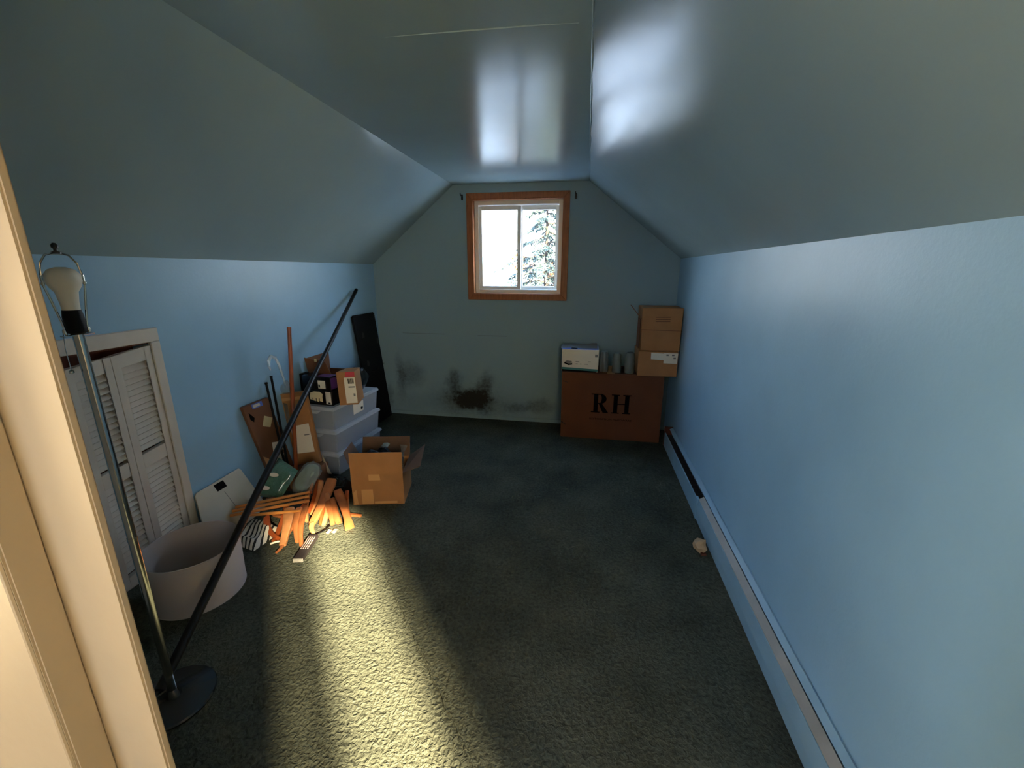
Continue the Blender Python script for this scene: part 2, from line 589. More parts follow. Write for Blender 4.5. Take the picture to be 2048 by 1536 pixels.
# sloped ceilings and flat ceiling
T = 0.12
w = MB().poly_prism([(XL - 0.0, YN, ZL), (XFL, YN, ZF), (XFL, YN, ZF + 0.16), (XL - 0.12, YN, ZL + 0.08), (XL - 0.12, YN, ZL)], (0, YB - YN, 0))
struct(w.build('ceiling_left', M_ceil), 'sloped blue ceiling on the left side', 'ceiling')
w = MB().poly_prism([(XR, YN, ZR), (XR + 0.12, YN, ZR), (XR + 0.12, YN, ZR + 0.08), (XFR, YN, ZF + 0.16), (XFR, YN, ZF)], (0, YB - YN, 0))
struct(w.build('ceiling_right', M_ceil), 'sloped blue ceiling on the right side with a pale window sheen', 'ceiling')
w = MB().box(XFL, XFR, YN, YB, ZF, ZF + 0.16)
ceil = w.build('ceiling', M_ceil)
struct(ceil, 'flat blue ceiling strip between the two slopes', 'ceiling')
MB().tube([(-0.66, 1.47, ZF), (-0.42, 1.475, ZF), (-0.175, 1.482, ZF), (-0.06, 1.49, ZF)], [0.001, 0.0035, 0.003, 0.001], 6).build('ceiling_seam', M_ceil, ceil)
MB().tube([(XFR, y * 0.1 + 0.45, ZF + 0.003 * math.sin(y * 1.9) * (y < 26)) for y in range(0, 34)], 0.004, 6).build('crease_bead', M_ceil, ceil)

MB_ = MB().box(XL, XR, YB - 0.012, YB, 0, 0.035)
struct(MB_.build('baseboard_back', M_back), 'thin painted strip along the foot of the gable wall', 'baseboard')

# thin partition between landing and room; the camera stands in its doorway
DX0, DX1, DZ = -0.466, 0.46, 2.02
w = MB()
w.box(-2.2, -0.60, 0.262, YN, 0, 2.25)
w.box(DX1 + 0.077, 2.3, 0.262, YN, 0, 2.25)
w.box(-0.60, DX1 + 0.077, 0.262, YN, DZ + 0.06, 2.25)
struct(w.build('wall_front', M_landing), 'thin cream partition with the doorway between landing and attic room', 'wall')
dj = MB().box(-0.60, DX0, 0.291, YN, 0, DZ + 0.06).build('door_1', M_jamb, bevel=0.002, bseg=2)
struct(dj, 'cream painted door frame at the left of the doorway', 'door frame')
MB().box(-0.72, -0.5425, 0.259, 0.2908, 0, DZ + 0.06).build('casing_board', M_jamb, dj, bevel=0.002, bseg=2)
MB().tube([(-0.548, 0.2585, 0.002), (-0.548, 0.2585, DZ)], 0.0028, 8).build('casing_bead', M_jamb, dj, smooth=True)
MB().box(DX1, DX1 + 0.077, 0.262, YN, 0, DZ + 0.06).build('jamb_board', M_jamb, dj, bevel=0.004)
MB().box(DX0, DX1, 0.262, YN, DZ, DZ + 0.06).build('head_board', M_jamb, dj, bevel=0.004)

# landing behind the camera, with its own window that lets the low sun in
SX0, SX1, SZ0, SZ1 = 0.45, 2.15, 0.85, 1.95
w = MB().box(-2.2, -2.08, YS, YN, 0, 2.25)
struct(w.build('wall_landing_left', M_landing), 'cream wall of the landing', 'wall')
w = MB().box(2.3, 2.42, YS, YN, 0, 2.25)
struct(w.build('wall_landing_right', M_landing), 'cream right wall of the landing', 'wall')
w = MB()
w.box(-2.2, -1.80, YS - 0.1, YS, 0, 2.25)
w.box(-0.62, SX0, YS - 0.1, YS, 0, 2.25)
w.box(-1.80, -0.62, YS - 0.1, YS, 0, SZ0)
w.box(-1.80, -0.62, YS - 0.1, YS, SZ1, 2.25)
w.box(SX1, 2.42, YS - 0.1, YS, 0, 2.25)
w.box(SX0, SX1, YS - 0.1, YS, 0, SZ0)
w.box(SX0, SX1, YS - 0.1, YS, SZ1, 2.25)
struct(w.build('wall_landing_back', M_landing), 'cream landing wall with a sunny window', 'wall')
w = MB().box(-2.2, 2.42, YS - 0.1, YN, 2.25, 2.4)
struct(w.build('ceiling_landing', M_landing), 'cream ceiling of the landing', 'ceiling')
w2 = MB()
w2.box(SX0, SX0 + 0.02, YS - 0.08, YS - 0.03, SZ0, SZ1)
w2.box(SX1 - 0.02, SX1, YS - 0.08, YS - 0.03, SZ0, SZ1)
w2.box(SX0 + 0.02, SX1 - 0.02, YS - 0.08, YS - 0.03, SZ0, SZ0 + 0.02)
w2.box(SX0 + 0.02, SX1 - 0.02, YS - 0.08, YS - 0.03, SZ1 - 0.02, SZ1)
w2 = w2.build('window_2', M_vinyl)
struct(w2, 'landing window with curtains added to shape the sunbeam and spread warm light', 'window')
MB().box(SX0 + 0.02, SX1 - 0.02, YS - 0.06, YS - 0.056, SZ0 + 0.02, SZ1 - 0.02).build('pane', M_pane, w2)


w3 = MB()  # unseen opening added to bring sky light onto the right wall
w3.box(-1.80, -1.76, YS - 0.08, YS - 0.03, SZ0, SZ1)
w3.box(-0.66, -0.62, YS - 0.08, YS - 0.03, SZ0, SZ1)
w3.box(-1.76, -0.66, YS - 0.08, YS - 0.03, SZ0, SZ0 + 0.04)
w3.box(-1.76, -0.66, YS - 0.08, YS - 0.03, SZ1 - 0.04, SZ1)
w3.box(-1.76, -0.66, YS - 0.075, YS - 0.04, 1.38, 1.41)
w3 = w3.build('fill_window', M_vinyl)
struct(w3, 'added unseen window opening behind the viewer, sky fill for the right wall', 'window')
MB().box(-1.76, -0.66, YS - 0.06, YS - 0.056, SZ0 + 0.04, SZ1 - 0.04).build('pane', M_pane, w3)


def curtain(name, x0, x1, m_, dy):
    b = MB()
    b.grid(lambda u, v: (x0 + (x1 - x0) * u, YS + dy + 0.008 * math.sin(u * (x1 - x0) * 120), SZ0 - 0.1 + (SZ1 - SZ0 + 0.15) * v), 60, 2)
    b.build(name, m_, w2, smooth=True)


curtain('beam_dimming_sheer', 1.06, 1.335, M_beam_sheer, 0.03)  # unseen cloth added to dim part of the sunbeam
curtain('beam_dimming_sheer', 1.66, 1.83, M_beam_sheer, 0.03)
curtain('curtain', 0.40, 1.10, M_fill_linen, 0.05)  # unseen cloth added to scatter warm sunlight into the room
curtain('curtain', 1.79, 2.20, M_fill_linen, 0.05)

# added unseen fill lamp behind and left of the camera, brightens the door frame
cl_ = thing('fill_lamp', (-0.50, -0.95, 2.25), 'added round warm fill lamp, unseen on the landing behind the viewer', 'lamp')
MB().lathe([(0.09, 0.0), (0.09, -0.02), (0.06, -0.03)], (-0.50, -0.95, 2.2499), 24).build('ceiling_plate', M_vinyl, cl_, smooth=True)
M_glow = bpy.data.materials.new('fill_lamp_glow')
M_glow.use_nodes = True
_p = M_glow.node_tree.nodes['Principled BSDF']
_p.inputs['Emission Color'].default_value = (1.0, 0.84, 0.66, 1)
_p.inputs['Emission Strength'].default_value = 3.0
MB().lathe([(0.06, -0.03), (0.10, -0.06), (0.11, -0.09), (0.08, -0.125), (0.02, -0.14)], (-0.50, -0.95, 2.2499), 24).build('globe', M_glow, cl_, smooth=True)

# ------------------------------------------------------------------ the room's window
win = thing('window_1', (-0.614, YB, WZ0), 'small white sliding window with brown wood casing in the gable wall', 'window')
win['kind'] = 'structure'
cw = 0.050
for q in ([(WX0 - cw, WZ0 - cw), (WX1 + cw, WZ0 - cw), (WX1, WZ0), (WX0, WZ0)],
          [(WX0 - cw, WZ1 + cw), (WX1 + cw, WZ1 + cw), (WX1, WZ1), (WX0, WZ1)],
          [(WX0 - cw, WZ0 - cw), (WX0, WZ0), (WX0, WZ1), (WX0 - cw, WZ1 + cw)],
          [(WX1 + cw, WZ0 - cw), (WX1, WZ0), (WX1, WZ1), (WX1 + cw, WZ1 + cw)]):
    b = MB()
    b.poly_prism([(x, YB, z) for x, z in q], (0, -0.016, 0))
    b.build('casing_board', M_casing, win, bevel=0.003)


def ring(b, x0, x1, z0, z1, w_, y0, y1, wb=None, wt=None):
    wb = wb or w_
    wt = wt or w_
    b.box(x0, x0 + w_, y0, y1, z0, z1)
    b.box(x1 - w_, x1, y0, y1, z0, z1)
    b.box(x0 + w_, x1 - w_, y0, y1, z0, z0 + wb)
    b.box(x0 + w_, x1 - w_, y0, y1, z1 - wt, z1)
    return b


cl = ring(MB(), WX0 + 0.0, WX1 - 0.0, WZ0, WZ1, 0.006, YB - 0.014, YB + 0.13)
cl.build('casing_liner', M_casing, win)
ring(MB(), WX0 + 0.006, WX1 - 0.006, WZ0 + 0.006, WZ1 - 0.006, 0.036, YB + 0.045, YB + 0.125).build('frame', M_vinyl, win, bevel=0.003)
s1 = ring(MB(), -0.972, -0.588, 1.228, 1.938, 0.034, YB + 0.057, YB + 0.081).build('sash', M_vinyl, win, bevel=0.003)
MB().box(-0.94, -0.62, YB + 0.067, YB + 0.071, 1.26, 1.906).build('glass_pane', M_pane, s1)
MB().box(-0.606, -0.59, YB + 0.047, YB + 0.057, 1.53, 1.63).build('latch', M_vinyl, s1, bevel=0.002)
s2 = ring(MB(), -0.612, -0.256, 1.228, 1.938, 0.034, YB + 0.087, YB + 0.113).build('sash', M_vinyl, win, bevel=0.003)
MB().box(-0.58, -0.288, YB + 0.098, YB + 0.102, 1.26, 1.906).build('glass_pane', M_pane, s2)

for (x, z, lab) in ((-1.096, 2.005, 'small dark metal curtain bracket left of the window casing'), (-0.124, 1.992, 'small metal curtain bracket right of the window casing')):
    br = thing('curtain_bracket', (x, YB, z), lab, 'bracket', 'curtain brackets beside the window')
    MB().box(x - 0.008, x + 0.008, YB - 0.004, YB, z - 0.022, z + 0.022).build('plate', M_bracket, br, bevel=0.001)
    MB().tube([(x, YB - 0.003, z + 0.01), (x, YB - 0.035, z + 0.008), (x - 0.003, YB - 0.045, z + 0.018), (x - 0.003, YB - 0.045, z + 0.028)], 0.004, 8).build('hook', M_bracket, br, smooth=True)

# ------------------------------------------------------------------ outdoors beyond the window
g = MB().face([(-90, -60, -3.3), (90, -60, -3.3), (90, 160, -3.3), (-90, 160, -3.3)])
gm = MB()
gm.face([(-90, -60, -3.3), (90, -60, -3.3), (90, 160, -3.3), (-90, 160, -3.3)])
struct(gm.build('ground', M_lawn), 'pale lawn outside below the window, grey blue for a neutral light bounce', 'ground')


def foliage(name, mat_, parent, cards, base):
    """cards: list of (centre, direction, length, width)"""
    vs, fs = [], []
    for c, d, L, wd in cards:
        c = Vector(c) - base
        d = Vector(d).normalized()
        s = d.cross(Vector((random.uniform(-1, 1), random.uniform(-1, 1), random.uniform(-1, 1)))).normalized() * wd
        i = len(vs)
        vs += [c - d * L * 0.5, c + s, c + d * L * 0.5, c - s]
        fs.append((i, i + 1, i + 2, i + 3))
    me = bpy.data.meshes.new(name)
    me.from_pydata([tuple(v) for v in vs], [], fs)
    me.materials.append(mat_)
    o = bpy.data.objects.new(name, me)
    COL.objects.link(o)
    o.parent = parent
    o['kind'] = 'stuff'
    return o


def spruce(x, y, z0, top, rad):
    base = Vector((x, y, z0))
    tr = thing('spruce_tree', base, 'tall spruce tree with drooping branches close outside the window', 'tree')
    MB().tube([(x, y, z0), (x + 0.01, y, z0 + (top - z0) * 0.5), (x - 0.02, y, top)], [0.16, 0.075, 0.008], 10).build('trunk', M_bark, tr, smooth=True)
    cards = []
    br = MB()
    z = 0.2
    k = 0
    while z < top - 0.1:
        L = (top - z) * rad * random.uniform(0.75, 1.15)
        a = k * 2.4 + random.uniform(-0.3, 0.3)
        k += 1
        n = 7
        pts = []
        for i in range(n):
            s = i / (n - 1)
            pts.append(Vector((x + math.cos(a) * L * s, y + math.sin(a) * L * s, z + L * (0.10 * s - 0.38 * s * s) + 0.02 * math.sin(i * 2 + k))))
        br.tube(pts, [0.016 * (1 - 0.8 * i / n) for i in range(n)], 5)
        for i in range(1, n):
            for q in range(9):
                s = random.random()
                p0 = pts[i - 1].lerp(pts[i], s)
                side = random.choice((-1, 1))
                tl = L * 0.30 * (1.1 - i / n) + 0.05
                td = Vector((math.cos(a + side * 0.9), math.sin(a + side * 0.9), -0.25 - random.random() * 0.3))
                m_ = max(6, int(tl / 0.02))
                for j in range(m_):
                    pc = p0 + td * tl * j / m_ + Vector((0, 0, -0.25 * (tl * j / m_) ** 2))
                    dd = td + Vector((random.uniform(-1, 1), random.uniform(-1, 1), random.uniform(-1, 1))) * 0.9
                    cards.append((pc, dd, random.uniform(0.05, 0.10), 0.010))
        z += random.uniform(0.04, 0.075)
    br.build('branches', M_bark, tr)['kind'] = 'stuff'
    foliage('needles', M_needle, tr, cards, base)


def leafy(name, x, y, z0, zc, r, label, n, ms, mat_):
    base = Vector((x, y, z0))
    tr = thing(name, base, label, 'tree')
    MB().tube([(x, y, z0), (x + 0.05, y, (z0 + zc) / 2), (x, y, zc + r * 0.4)], [0.2, 0.12, 0.03], 8).build('trunk', M_bark, tr, smooth=True)
    cards = []
    cl_ = [Vector((random.gauss(0, 0.45), random.gauss(0, 0.45), random.gauss(0, 0.4))) * r for _ in range(22)]
    for _ in range(n):
        c = random.choice(cl_) + Vector((random.gauss(0, 1), random.gauss(0, 1), random.gauss(0, 1))) * r * 0.13
        cards.append((Vector((x, y, zc)) + c, (random.uniform(-1, 1), random.uniform(-1, 1), random.uniform(-1, 1)), ms * random.uniform(0.7, 1.3), ms * 0.4))
    foliage('leaves', mat_, tr, cards, base)


spruce(-0.74, 8.0, -3.3, 3.0, 0.72)
leafy('autumn_tree', -0.9, 13.5, -3.3, 0.7, 1.5, 'orange leaved autumn tree standing behind the spruce', 2600, 0.13, M_autumn)

# ------------------------------------------------------------------ baseboard heater on the right wall
ht = thing('baseboard_heater', (0.72, 2.0, 0), 'long low blue baseboard heater along the right wall', 'heater')
HY0, HYJ, HY1 = 0.46, 2.33, 3.40


def extr(b, prof, y0, y1):
    b.poly_prism([(x, y0, z) for x, z in prof], (0, y1 - y0, 0))
    return b


extr(MB(), [(XR - 0.001, 0.0), (XR - 0.006, 0.0), (XR - 0.006, 0.158), (XR - 0.001, 0.160)], HY0, HY1).build('back_plate', M_heater, ht)
extr(MB(), [(0.688, 0.006), (0.694, 0.006), (0.694, 0.066), (0.688, 0.066)], HY0, HYJ).build('lower_front', M_heater, ht, bevel=0.001)
extr(MB(), [(0.684, 0.062), (0.690, 0.062), (0.697, 0.128), (0.691, 0.130)], HY0, HYJ - 0.01).build('front_cover', M_heater, ht, bevel=0.001)
extr(MB(), [(0.686, 0.006), (0.693, 0.006), (0.696, 0.118), (0.688, 0.118)], HYJ, HY1).build('far_front_cover', M_heater, ht, bevel=0.001)
extr(MB(), [(0.692, 0.133), (0.694, 0.129), (0.719, 0.148), (0.717, 0.152)], HY0, HYJ - 0.015).build('damper', M_heater_g, ht)
extr(MB(), [(0.722, 0.150), (0.724, 0.145), (0.744, 0.157), (0.744, 0.163)], HY0, HY1).build('top_strip', M_heater, ht, bevel=0.001)
fins = MB()
fins.tube([(0.715, HY0 + 0.02, 0.085), (0.715, HY1 - 0.02, 0.085)], 0.010, 8)
for i in range(150):
    y = HY0 + 0.05 + i * 0.0192
    if y > HY1 - 0.04:
        break
    fins.box(0.699, 0.739, y, y + 0.0012, 0.055, 0.118)
fins.build('fins', M_fin, ht)['kind'] = 'stuff'
MB().box(0.684, XR - 0.001, HY1, HY1 + 0.02, 0, 0.165).build('end_cap', M_brown_board, ht, bevel=0.002)
MB().box(0.6835, 0.699, HYJ - 0.012, HYJ + 0.03, 0.004, 0.131).build('joint_clip', M_heater, ht, bevel=0.002)

# ------------------------------------------------------------------ knee wall cupboard with louvered doors
cb = thing('knee_wall_cupboard', (XL, 1.25, 0), 'white louvered cupboard in the left wall, doors sagging below the casing', 'cupboard')
MB().box(XL, XL + 0.018, CY0 - 0.06, CY1 + 0.042, 1.078, 1.140).build('casing_board', M_white, cb, bevel=0.003)
MB().box(XL, XL + 0.018, CY1 - 0.002, CY1 + 0.042, 0.0, 1.0778).build('casing_board', M_white, cb, bevel=0.003)
MB().box(XL, XL + 0.018, CY0 - 0.06, CY0 + 0.002, 0.0, 1.0778).build('casing_board', M_white, cb, bevel=0.003)
MB().box(XL - 0.10, XL - 0.09, CY0, CY1, 0.0, CZ).build('back_board', M_brown_board, cb)
MB().box(XL - 0.10, XL - 0.001, CY0, CY1, 1.070, CZ).build('header_board', M_brown_board, cb)
PW = 0.174
X0, X1 = XL - 0.014, XL + 0.012
slat_me = None
for i in range(4):
    y1 = CY1 - 0.003 - i * (PW + 0.001)
    y0 = y1 - PW
    zt = lambda y: 1.064 - (CY1 - y) * 0.118
    b = MB()
    st = 0.031
    # stiles
    b.hexa([(X0, y0, 0.008), (X1, y0, 0.008), (X1, y0 + st, 0.008), (X0, y0 + st, 0.008), (X0, y0, zt(y0)), (X1, y0, zt(y0)), (X1, y0 + st, zt(y0 + st)), (X0, y0 + st, zt(y0 + st))])
    b.hexa([(X0, y1 - st, 0.008), (X1, y1 - st, 0.008), (X1, y1, 0.008), (X0, y1, 0.008), (X0, y1 - st, zt(y1 - st)), (X1, y1 - st, zt(y1 - st)), (X1, y1, zt(y1)), (X0, y1, zt(y1))])
    # rails, their edges following the sag
    zs = lambda y, z: z - (CY1 - y) * 0.118
    for za, zb in ((1.005, 1.064), (0.535, 0.600), (0.008, 0.10)):
        ya, yb = y0 + st, y1 - st
        lo = (lambda y: za) if za < 0.05 else (lambda y: zs(y, za))
        b.hexa([(X0, ya, lo(ya)), (X1, ya, lo(ya)), (X1, yb, lo(yb)), (X0, yb, lo(yb)), (X0, ya, zs(ya, zb)), (X1, ya, zs(ya, zb)), (X1, yb, zs(yb, zb)), (X0, yb, zs(yb, zb))])
    dr = b.build('shutter_door', M_white, cb, bevel=0.0015)
    yc = (y0 + y1) / 2
    if slat_me is None:
        sb = MB()
        L = PW / 2 - st
        dz = 0.118 * L
        hx = [(-0.010, -L, 0.014 - dz), (-0.013, -L, 0.011 - dz), (-0.013, L, 0.011 + dz), (-0.010, L, 0.014 + dz)]
        sb.hexa([(-0.013, -L, 0.012 - dz), (0.008, -L, -0.016 - dz), (0.008, L, -0.016 + dz), (-0.013, L, 0.012 + dz),
                 (-0.010, -L, 0.016 - dz), (0.012, -L, -0.012 - dz), (0.012, L, -0.012 + dz), (-0.010, L, 0.016 + dz)])
        slat_me = sb.mesh('slat', M_white)
    drop = (CY1 - yc) * 0.118
    zlist = [0.988 - k * 0.0255 for k in range(15)] + [0.518 - k * 0.0255 for k in range(16)]
    for z in zlist:
        so = bpy.data.objects.new('slat', slat_me)
        COL.objects.link(so)
        so.parent = dr
        so.location = Vector((XL, yc, z - drop)) - world_loc(dr)

# ------------------------------------------------------------------ floor lamp without its shade
LX, LY = -1.303, 0.885
lp = thing('floor_lamp', (LX, LY, 0), 'chrome floor lamp without a shade, bare bulb in a harp', 'lamp')
MB().lathe([(0.118, 0.0), (0.120, 0.006), (0.117, 0.012), (0.06, 0.017), (0.022, 0.020), (0.018, 0.034), (0.0125, 0.045)], (LX, LY, 0.0), 48).build('base', M_smoked, lp, smooth=True)
MB().tube([(LX, LY, 0.04), (LX, LY, 0.62), (LX, LY, 1.235)], 0.0118, 20).build('pole', M_chrome, lp, smooth=True)
MB().tube([(LX, LY, 0.615), (LX, LY, 0.628)], 0.0128, 20).build('pole_joint', M_chrome, lp, smooth=True)
MB().box(LX - 0.006, LX + 0.006, LY - 0.036, LY + 0.036, 1.232, 1.236).build('harp_saddle', M_chrome, lp, bevel=0.001)
MB().lathe([(0.013, 0), (0.020, 0.004), (0.0215, 0.012), (0.021, 0.045), (0.0185, 0.062)], (LX, LY, 1.236), 24).build('socket', M_black, lp, smooth=True)
MB().lathe([(0.0175, 0), (0.0185, 0.02), (0.022, 0.045), (0.030, 0.058), (0.0345, 0.072), (0.034, 0.088), (0.025, 0.100), (0.010, 0.106)], (LX, LY, 1.298), 28).build('bulb', M_bulb, lp, smooth=True)
for s in (-1, 1):
    hp = [(0.022, 1.236), (0.025, 1.27), (0.033, 1.32), (0.040, 1.362), (0.040, 1.385), (0.034, 1.415), (0.022, 1.433), (0.006, 1.438)]
    MB().tube([(LX + 0.20 * s * a, LY + s * a * 0.98, z) for a, z in hp], 0.0024, 8).build('harp', M_chrome, lp, smooth=True)
    MB().lathe([(0.004, 0), (0.005, 0.006), (0.004, 0.012)], (LX + 0.2 * s * 0.024, LY + s * 0.0235, 1.238), 12).build('harp_ferrule', M_chrome, lp, smooth=True)
    MB().lathe([(0.003, 0), (0.0044, 0.004), (0.003, 0.008)], (LX + 0.2 * s * 0.040, LY + s * 0.039, 1.360), 12).build('harp_ferrule', M_chrome, lp, smooth=True)
MB().lathe([(0.010, 0), (0.010, 0.004), (0.004, 0.007), (0.004, 0.012), (0.007, 0.015), (0.007, 0.021), (0.003, 0.026)], (LX, LY, 1.436), 14).build('finial', M_bracket, lp, smooth=True)
MB().tube([(LX - 0.012, LY - 0.022, 1.25), (LX - 0.014, LY - 0.026, 1.20), (LX - 0.014, LY - 0.026, 1.145)], 0.0011, 6).build('pull_chain', M_chrome, lp)
MB().lathe([(0.001, 0), (0.0055, 0.003), (0.0055, 0.008), (0.001, 0.012)], (LX - 0.014, LY - 0.026, 1.134), 12).build('chain_ball', M_chrome, lp, smooth=True)
MB().tube([(LX - 0.01, LY - 0.012, 0.05), (LX - 0.04, LY - 0.05, 0.035), (LX - 0.075, LY - 0.085, 0.026), (LX - 0.13, LY - 0.12, 0.006), (LX - 0.25, LY - 0.10, 0.005)], 0.0032, 8).build('cord', M_wrap, lp, smooth=True)

# lampshade
SHX, SHY = -1.656, 1.334
shd = thing('lampshade', (SHX, SHY, 0), 'large white drum lampshade standing upright on the carpet', 'lampshade')
MB().lathe([(0.176, 0.002), (0.181, 0.236), (0.179, 0.236), (0.174, 0.002), (0.176, 0.002)], (SHX, SHY, 0), 72, cap=False).build('drum', M_shade, shd, smooth=True)
for z, r in ((0.235, 0.1807), (0.003, 0.1758)):
    MB().tube([(SHX + r * math.cos(a * PI / 36), SHY + r * math.sin(a * PI / 36), z) for a in range(73)], 0.0022, 6, cap=False).build('rim', M_shade, shd, smooth=True)
sp = MB()
for a in (0.4, 0.4 + 2 * PI / 3, 0.4 + 4 * PI / 3):
    sp.tube([(SHX, SHY, 0.03), (SHX + 0.178 * math.cos(a), SHY + 0.178 * math.sin(a), 0.012)], 0.002, 6)
sp.build('spider', M_bracket, shd)

# long black pole
P0, P1 = Vector((-1.352, 0.882, 0.030)), Vector((-1.935, 3.395, 1.235))
lb = thing('curtain_pole', P0, 'long black pole leaning from the lamp base across the clutter to the left wall', 'pole')
d_ = (P1 - P0)
MB().tube([P0, P0 + d_ * 0.33, P0 + d_ * 0.55], 0.0165, 20).build('lower_tube', M_pole, lb, smooth=True)
MB().tube([P0 + d_ * 0.549, P0 + d_ * 0.8, P0 + d_ * 0.992], 0.0142, 20).build('upper_tube', M_pole, lb, smooth=True)
MB().tube([P0 + d_ * 0.985, P0 + d_ * 1.0], [0.0155, 0.013], 20).build('end_cap', M_black, lb, smooth=True)

# white board leaning on the left wall
bd = thing('white_board', (-1.9, 1.75, 0), 'white board with a black square hole leaning on the wall behind the lampshade', 'board')


def bpt(y, z, off=0.0):
    return Vector((-1.948 + (0.29 - z) * 0.36 + off, y, z))


BQ = [(1.575, 0.004), (1.88, 0.004), (1.99, 0.02), (1.942, 0.272), (1.932, 0.283), (1.652, 0.278), (1.640, 0.268)]
MB().poly_prism([bpt(y, z) for y, z in BQ], (-0.007, 0, -0.002)).build('panel', M_board, bd, bevel=0.0012)
MB().slab([bpt(1.757, 0.232, 0.0004), bpt(1.818, 0.232, 0.0004), bpt(1.812, 0.270, 0.0004), bpt(1.750, 0.270, 0.0004)], (0.0012, 0, 0)).build('black_square', M_ink, bd)
MB().slab([bpt(1.789, 0.215, 0.0004), bpt(1.7915, 0.215, 0.0004), bpt(1.832, 0.01, 0.0004), bpt(1.829, 0.01, 0.0004)], (0.0008, 0, 0)).build('groove_line', M_grey, bd)

# ------------------------------------------------------------------ cartons
def carton(name, hexpts, label, cat, mat_, group=None, bev=0.003, base=None):
    c = Vector(base) if base else sum((Vector(p_) for p_ in hexpts[:4]), Vector()) / 4
    th = thing(name, c, label, cat, group)
    MB().hexa(hexpts).build('body', mat_, th, bevel=bev)
    return th


def patch(parent, name, quad, t, mat_, label=None):
    o = MB().slab(quad, t).build(name, mat_, parent)
    if label:
        o['label'] = label
    return o


# tall flat carton leaning on the left wall
f1 = [(-1.905, 2.02, 0.002), (-1.905, 2.45, 0.002), (-1.965, 2.45, 0.002), (-1.965, 2.02, 0.002)]
cf1 = thing('flat_carton', (-1.93, 2.2, 0), 'narrow brown carton with three small labels leaning on the left wall', 'carton', 'tall flat cartons against the left wall')
FQ = [(-1.905, 2.150, 0.004), (-1.905, 2.36, 0.004), (-1.944, 2.240, 0.622), (-1.944, 2.030, 0.622)]
MB().slab(FQ, (-0.022, 0, 0.0)).build('body', M_card_dark, cf1, bevel=0.002)


def onq(q, u, v, off=0.0008):
    q = [Vector(a) for a in q]
    p_ = q[0] * (1 - u) * (1 - v) + q[1] * u * (1 - v) + q[2] * u * v + q[3] * (1 - u) * v
    n_ = (q[1] - q[0]).cross(q[3] - q[0]).normalized()
    return p_ + n_ * off


def decal(parent, name, q, uv, mat_, t=0.0008, off=0.0004, label=None):
    q_ = [Vector(a) for a in q]
    n_ = (q_[1] - q_[0]).cross(q_[3] - q_[0]).normalized()
    return patch(parent, name, [onq(q, u, v, off) for u, v in uv], n_ * t, mat_, label)


lbl = decal(cf1, 'label', FQ, [(0.40, 0.745), (0.66, 0.70), (0.86, 0.785), (0.60, 0.84)], M_label2)
lbl = decal(cf1, 'label', FQ, [(0.42, 0.44), (0.86, 0.40), (0.90, 0.50), (0.50, 0.54)], M_label)
lbl = decal(cf1, 'label', FQ, [(0.30, 0.28), (0.68, 0.25), (0.78, 0.37), (0.38, 0.40)], M_label)
lbl = decal(cf1, 'glossy_sticker', FQ, [(0.30, 0.945), (0.70, 0.945), (0.70, 0.995), (0.30, 0.995)], M_blueprint)
decal(lbl, 'sticker_print', FQ, [(0.34, 0.955), (0.60, 0.958), (0.60, 0.985), (0.34, 0.985)], M_label, off=0.0014)
decal(cf1, 'hand_hole', FQ, [(0.09, 0.86), (0.18, 0.82), (0.25, 0.86), (0.12, 0.93)], M_ink)
decal(cf1, 'tape_strip', FQ, [(0.02, 0.0), (0.20, 0.0), (0.17, 0.40), (0.02, 0.45)], M_tape)

# low dark carton under the leaning things
lc = carton('low_carton', [(-1.89, 2.19, 0.001), (-1.70, 2.19, 0.001), (-1.70, 2.405, 0.001), (-1.89, 2.405, 0.001), (-1.89, 2.19, 0.125), (-1.70, 2.19, 0.125), (-1.70, 2.405, 0.125), (-1.89, 2.405, 0.125)],
            'low dark brown carton under the wrapped bundles beside the plastic bins', 'carton', M_card_dark)
MB().box(-1.84, -1.78, 2.1892, 2.19, 0.02, 0.10).build('tape_strip', M_tape, lc)

# second flat carton leaning against the bins
F2 = [(-1.868, 2.305, 0.13), (-1.705, 2.335, 0.152), (-1.79, 2.385, 0.63), (-1.953, 2.355, 0.608)]
cf2 = thing('flat_carton', (-1.8, 2.33, 0.126), 'flat orange brown carton with a large white label leaning against the plastic bins', 'carton', 'tall flat cartons against the left wall')
MB().slab(F2, (-0.004, 0.028, 0.0)).build('body', M_card, cf2, bevel=0.002)
lbl = decal(cf2, 'label', F2, [(0.12, 0.16), (0.86, 0.16), (0.86, 0.56), (0.12, 0.54)], M_label)
decal(lbl, 'label_print', F2, [(0.60, 0.40), (0.80, 0.40), (0.80, 0.415), (0.60, 0.415)], M_grey, off=0.0014)
decal(cf2, 'tape_strip', F2, [(0.05, 0.60), (0.17, 0.60), (0.20, 0.86), (0.05, 0.88)], M_wrap)
decal(cf2, 'tape_strip', F2, [(0.02, 0.90), (0.98, 0.90), (0.98, 0.94), (0.02, 0.94)], M_tape)

# reddish stick
stk = thing('wooden_rod', (-1.83, 2.25, 0.126), 'reddish brown wooden rod standing upright in front of the flat carton', 'rod')
MB().tube([(-1.824, 2.245, 0.127), (-1.815, 2.29, 0.60), (-1.806, 2.335, 1.052)], [0.0125, 0.0125, 0.0118], 16).build('shaft', M_redwood, stk, smooth=True)
MB().tube([(-1.8063, 2.3335, 1.040), (-1.8058, 2.336, 1.0565)], [0.0124, 0.0124], 16).build('end_cap', M_redwood, stk, smooth=True)

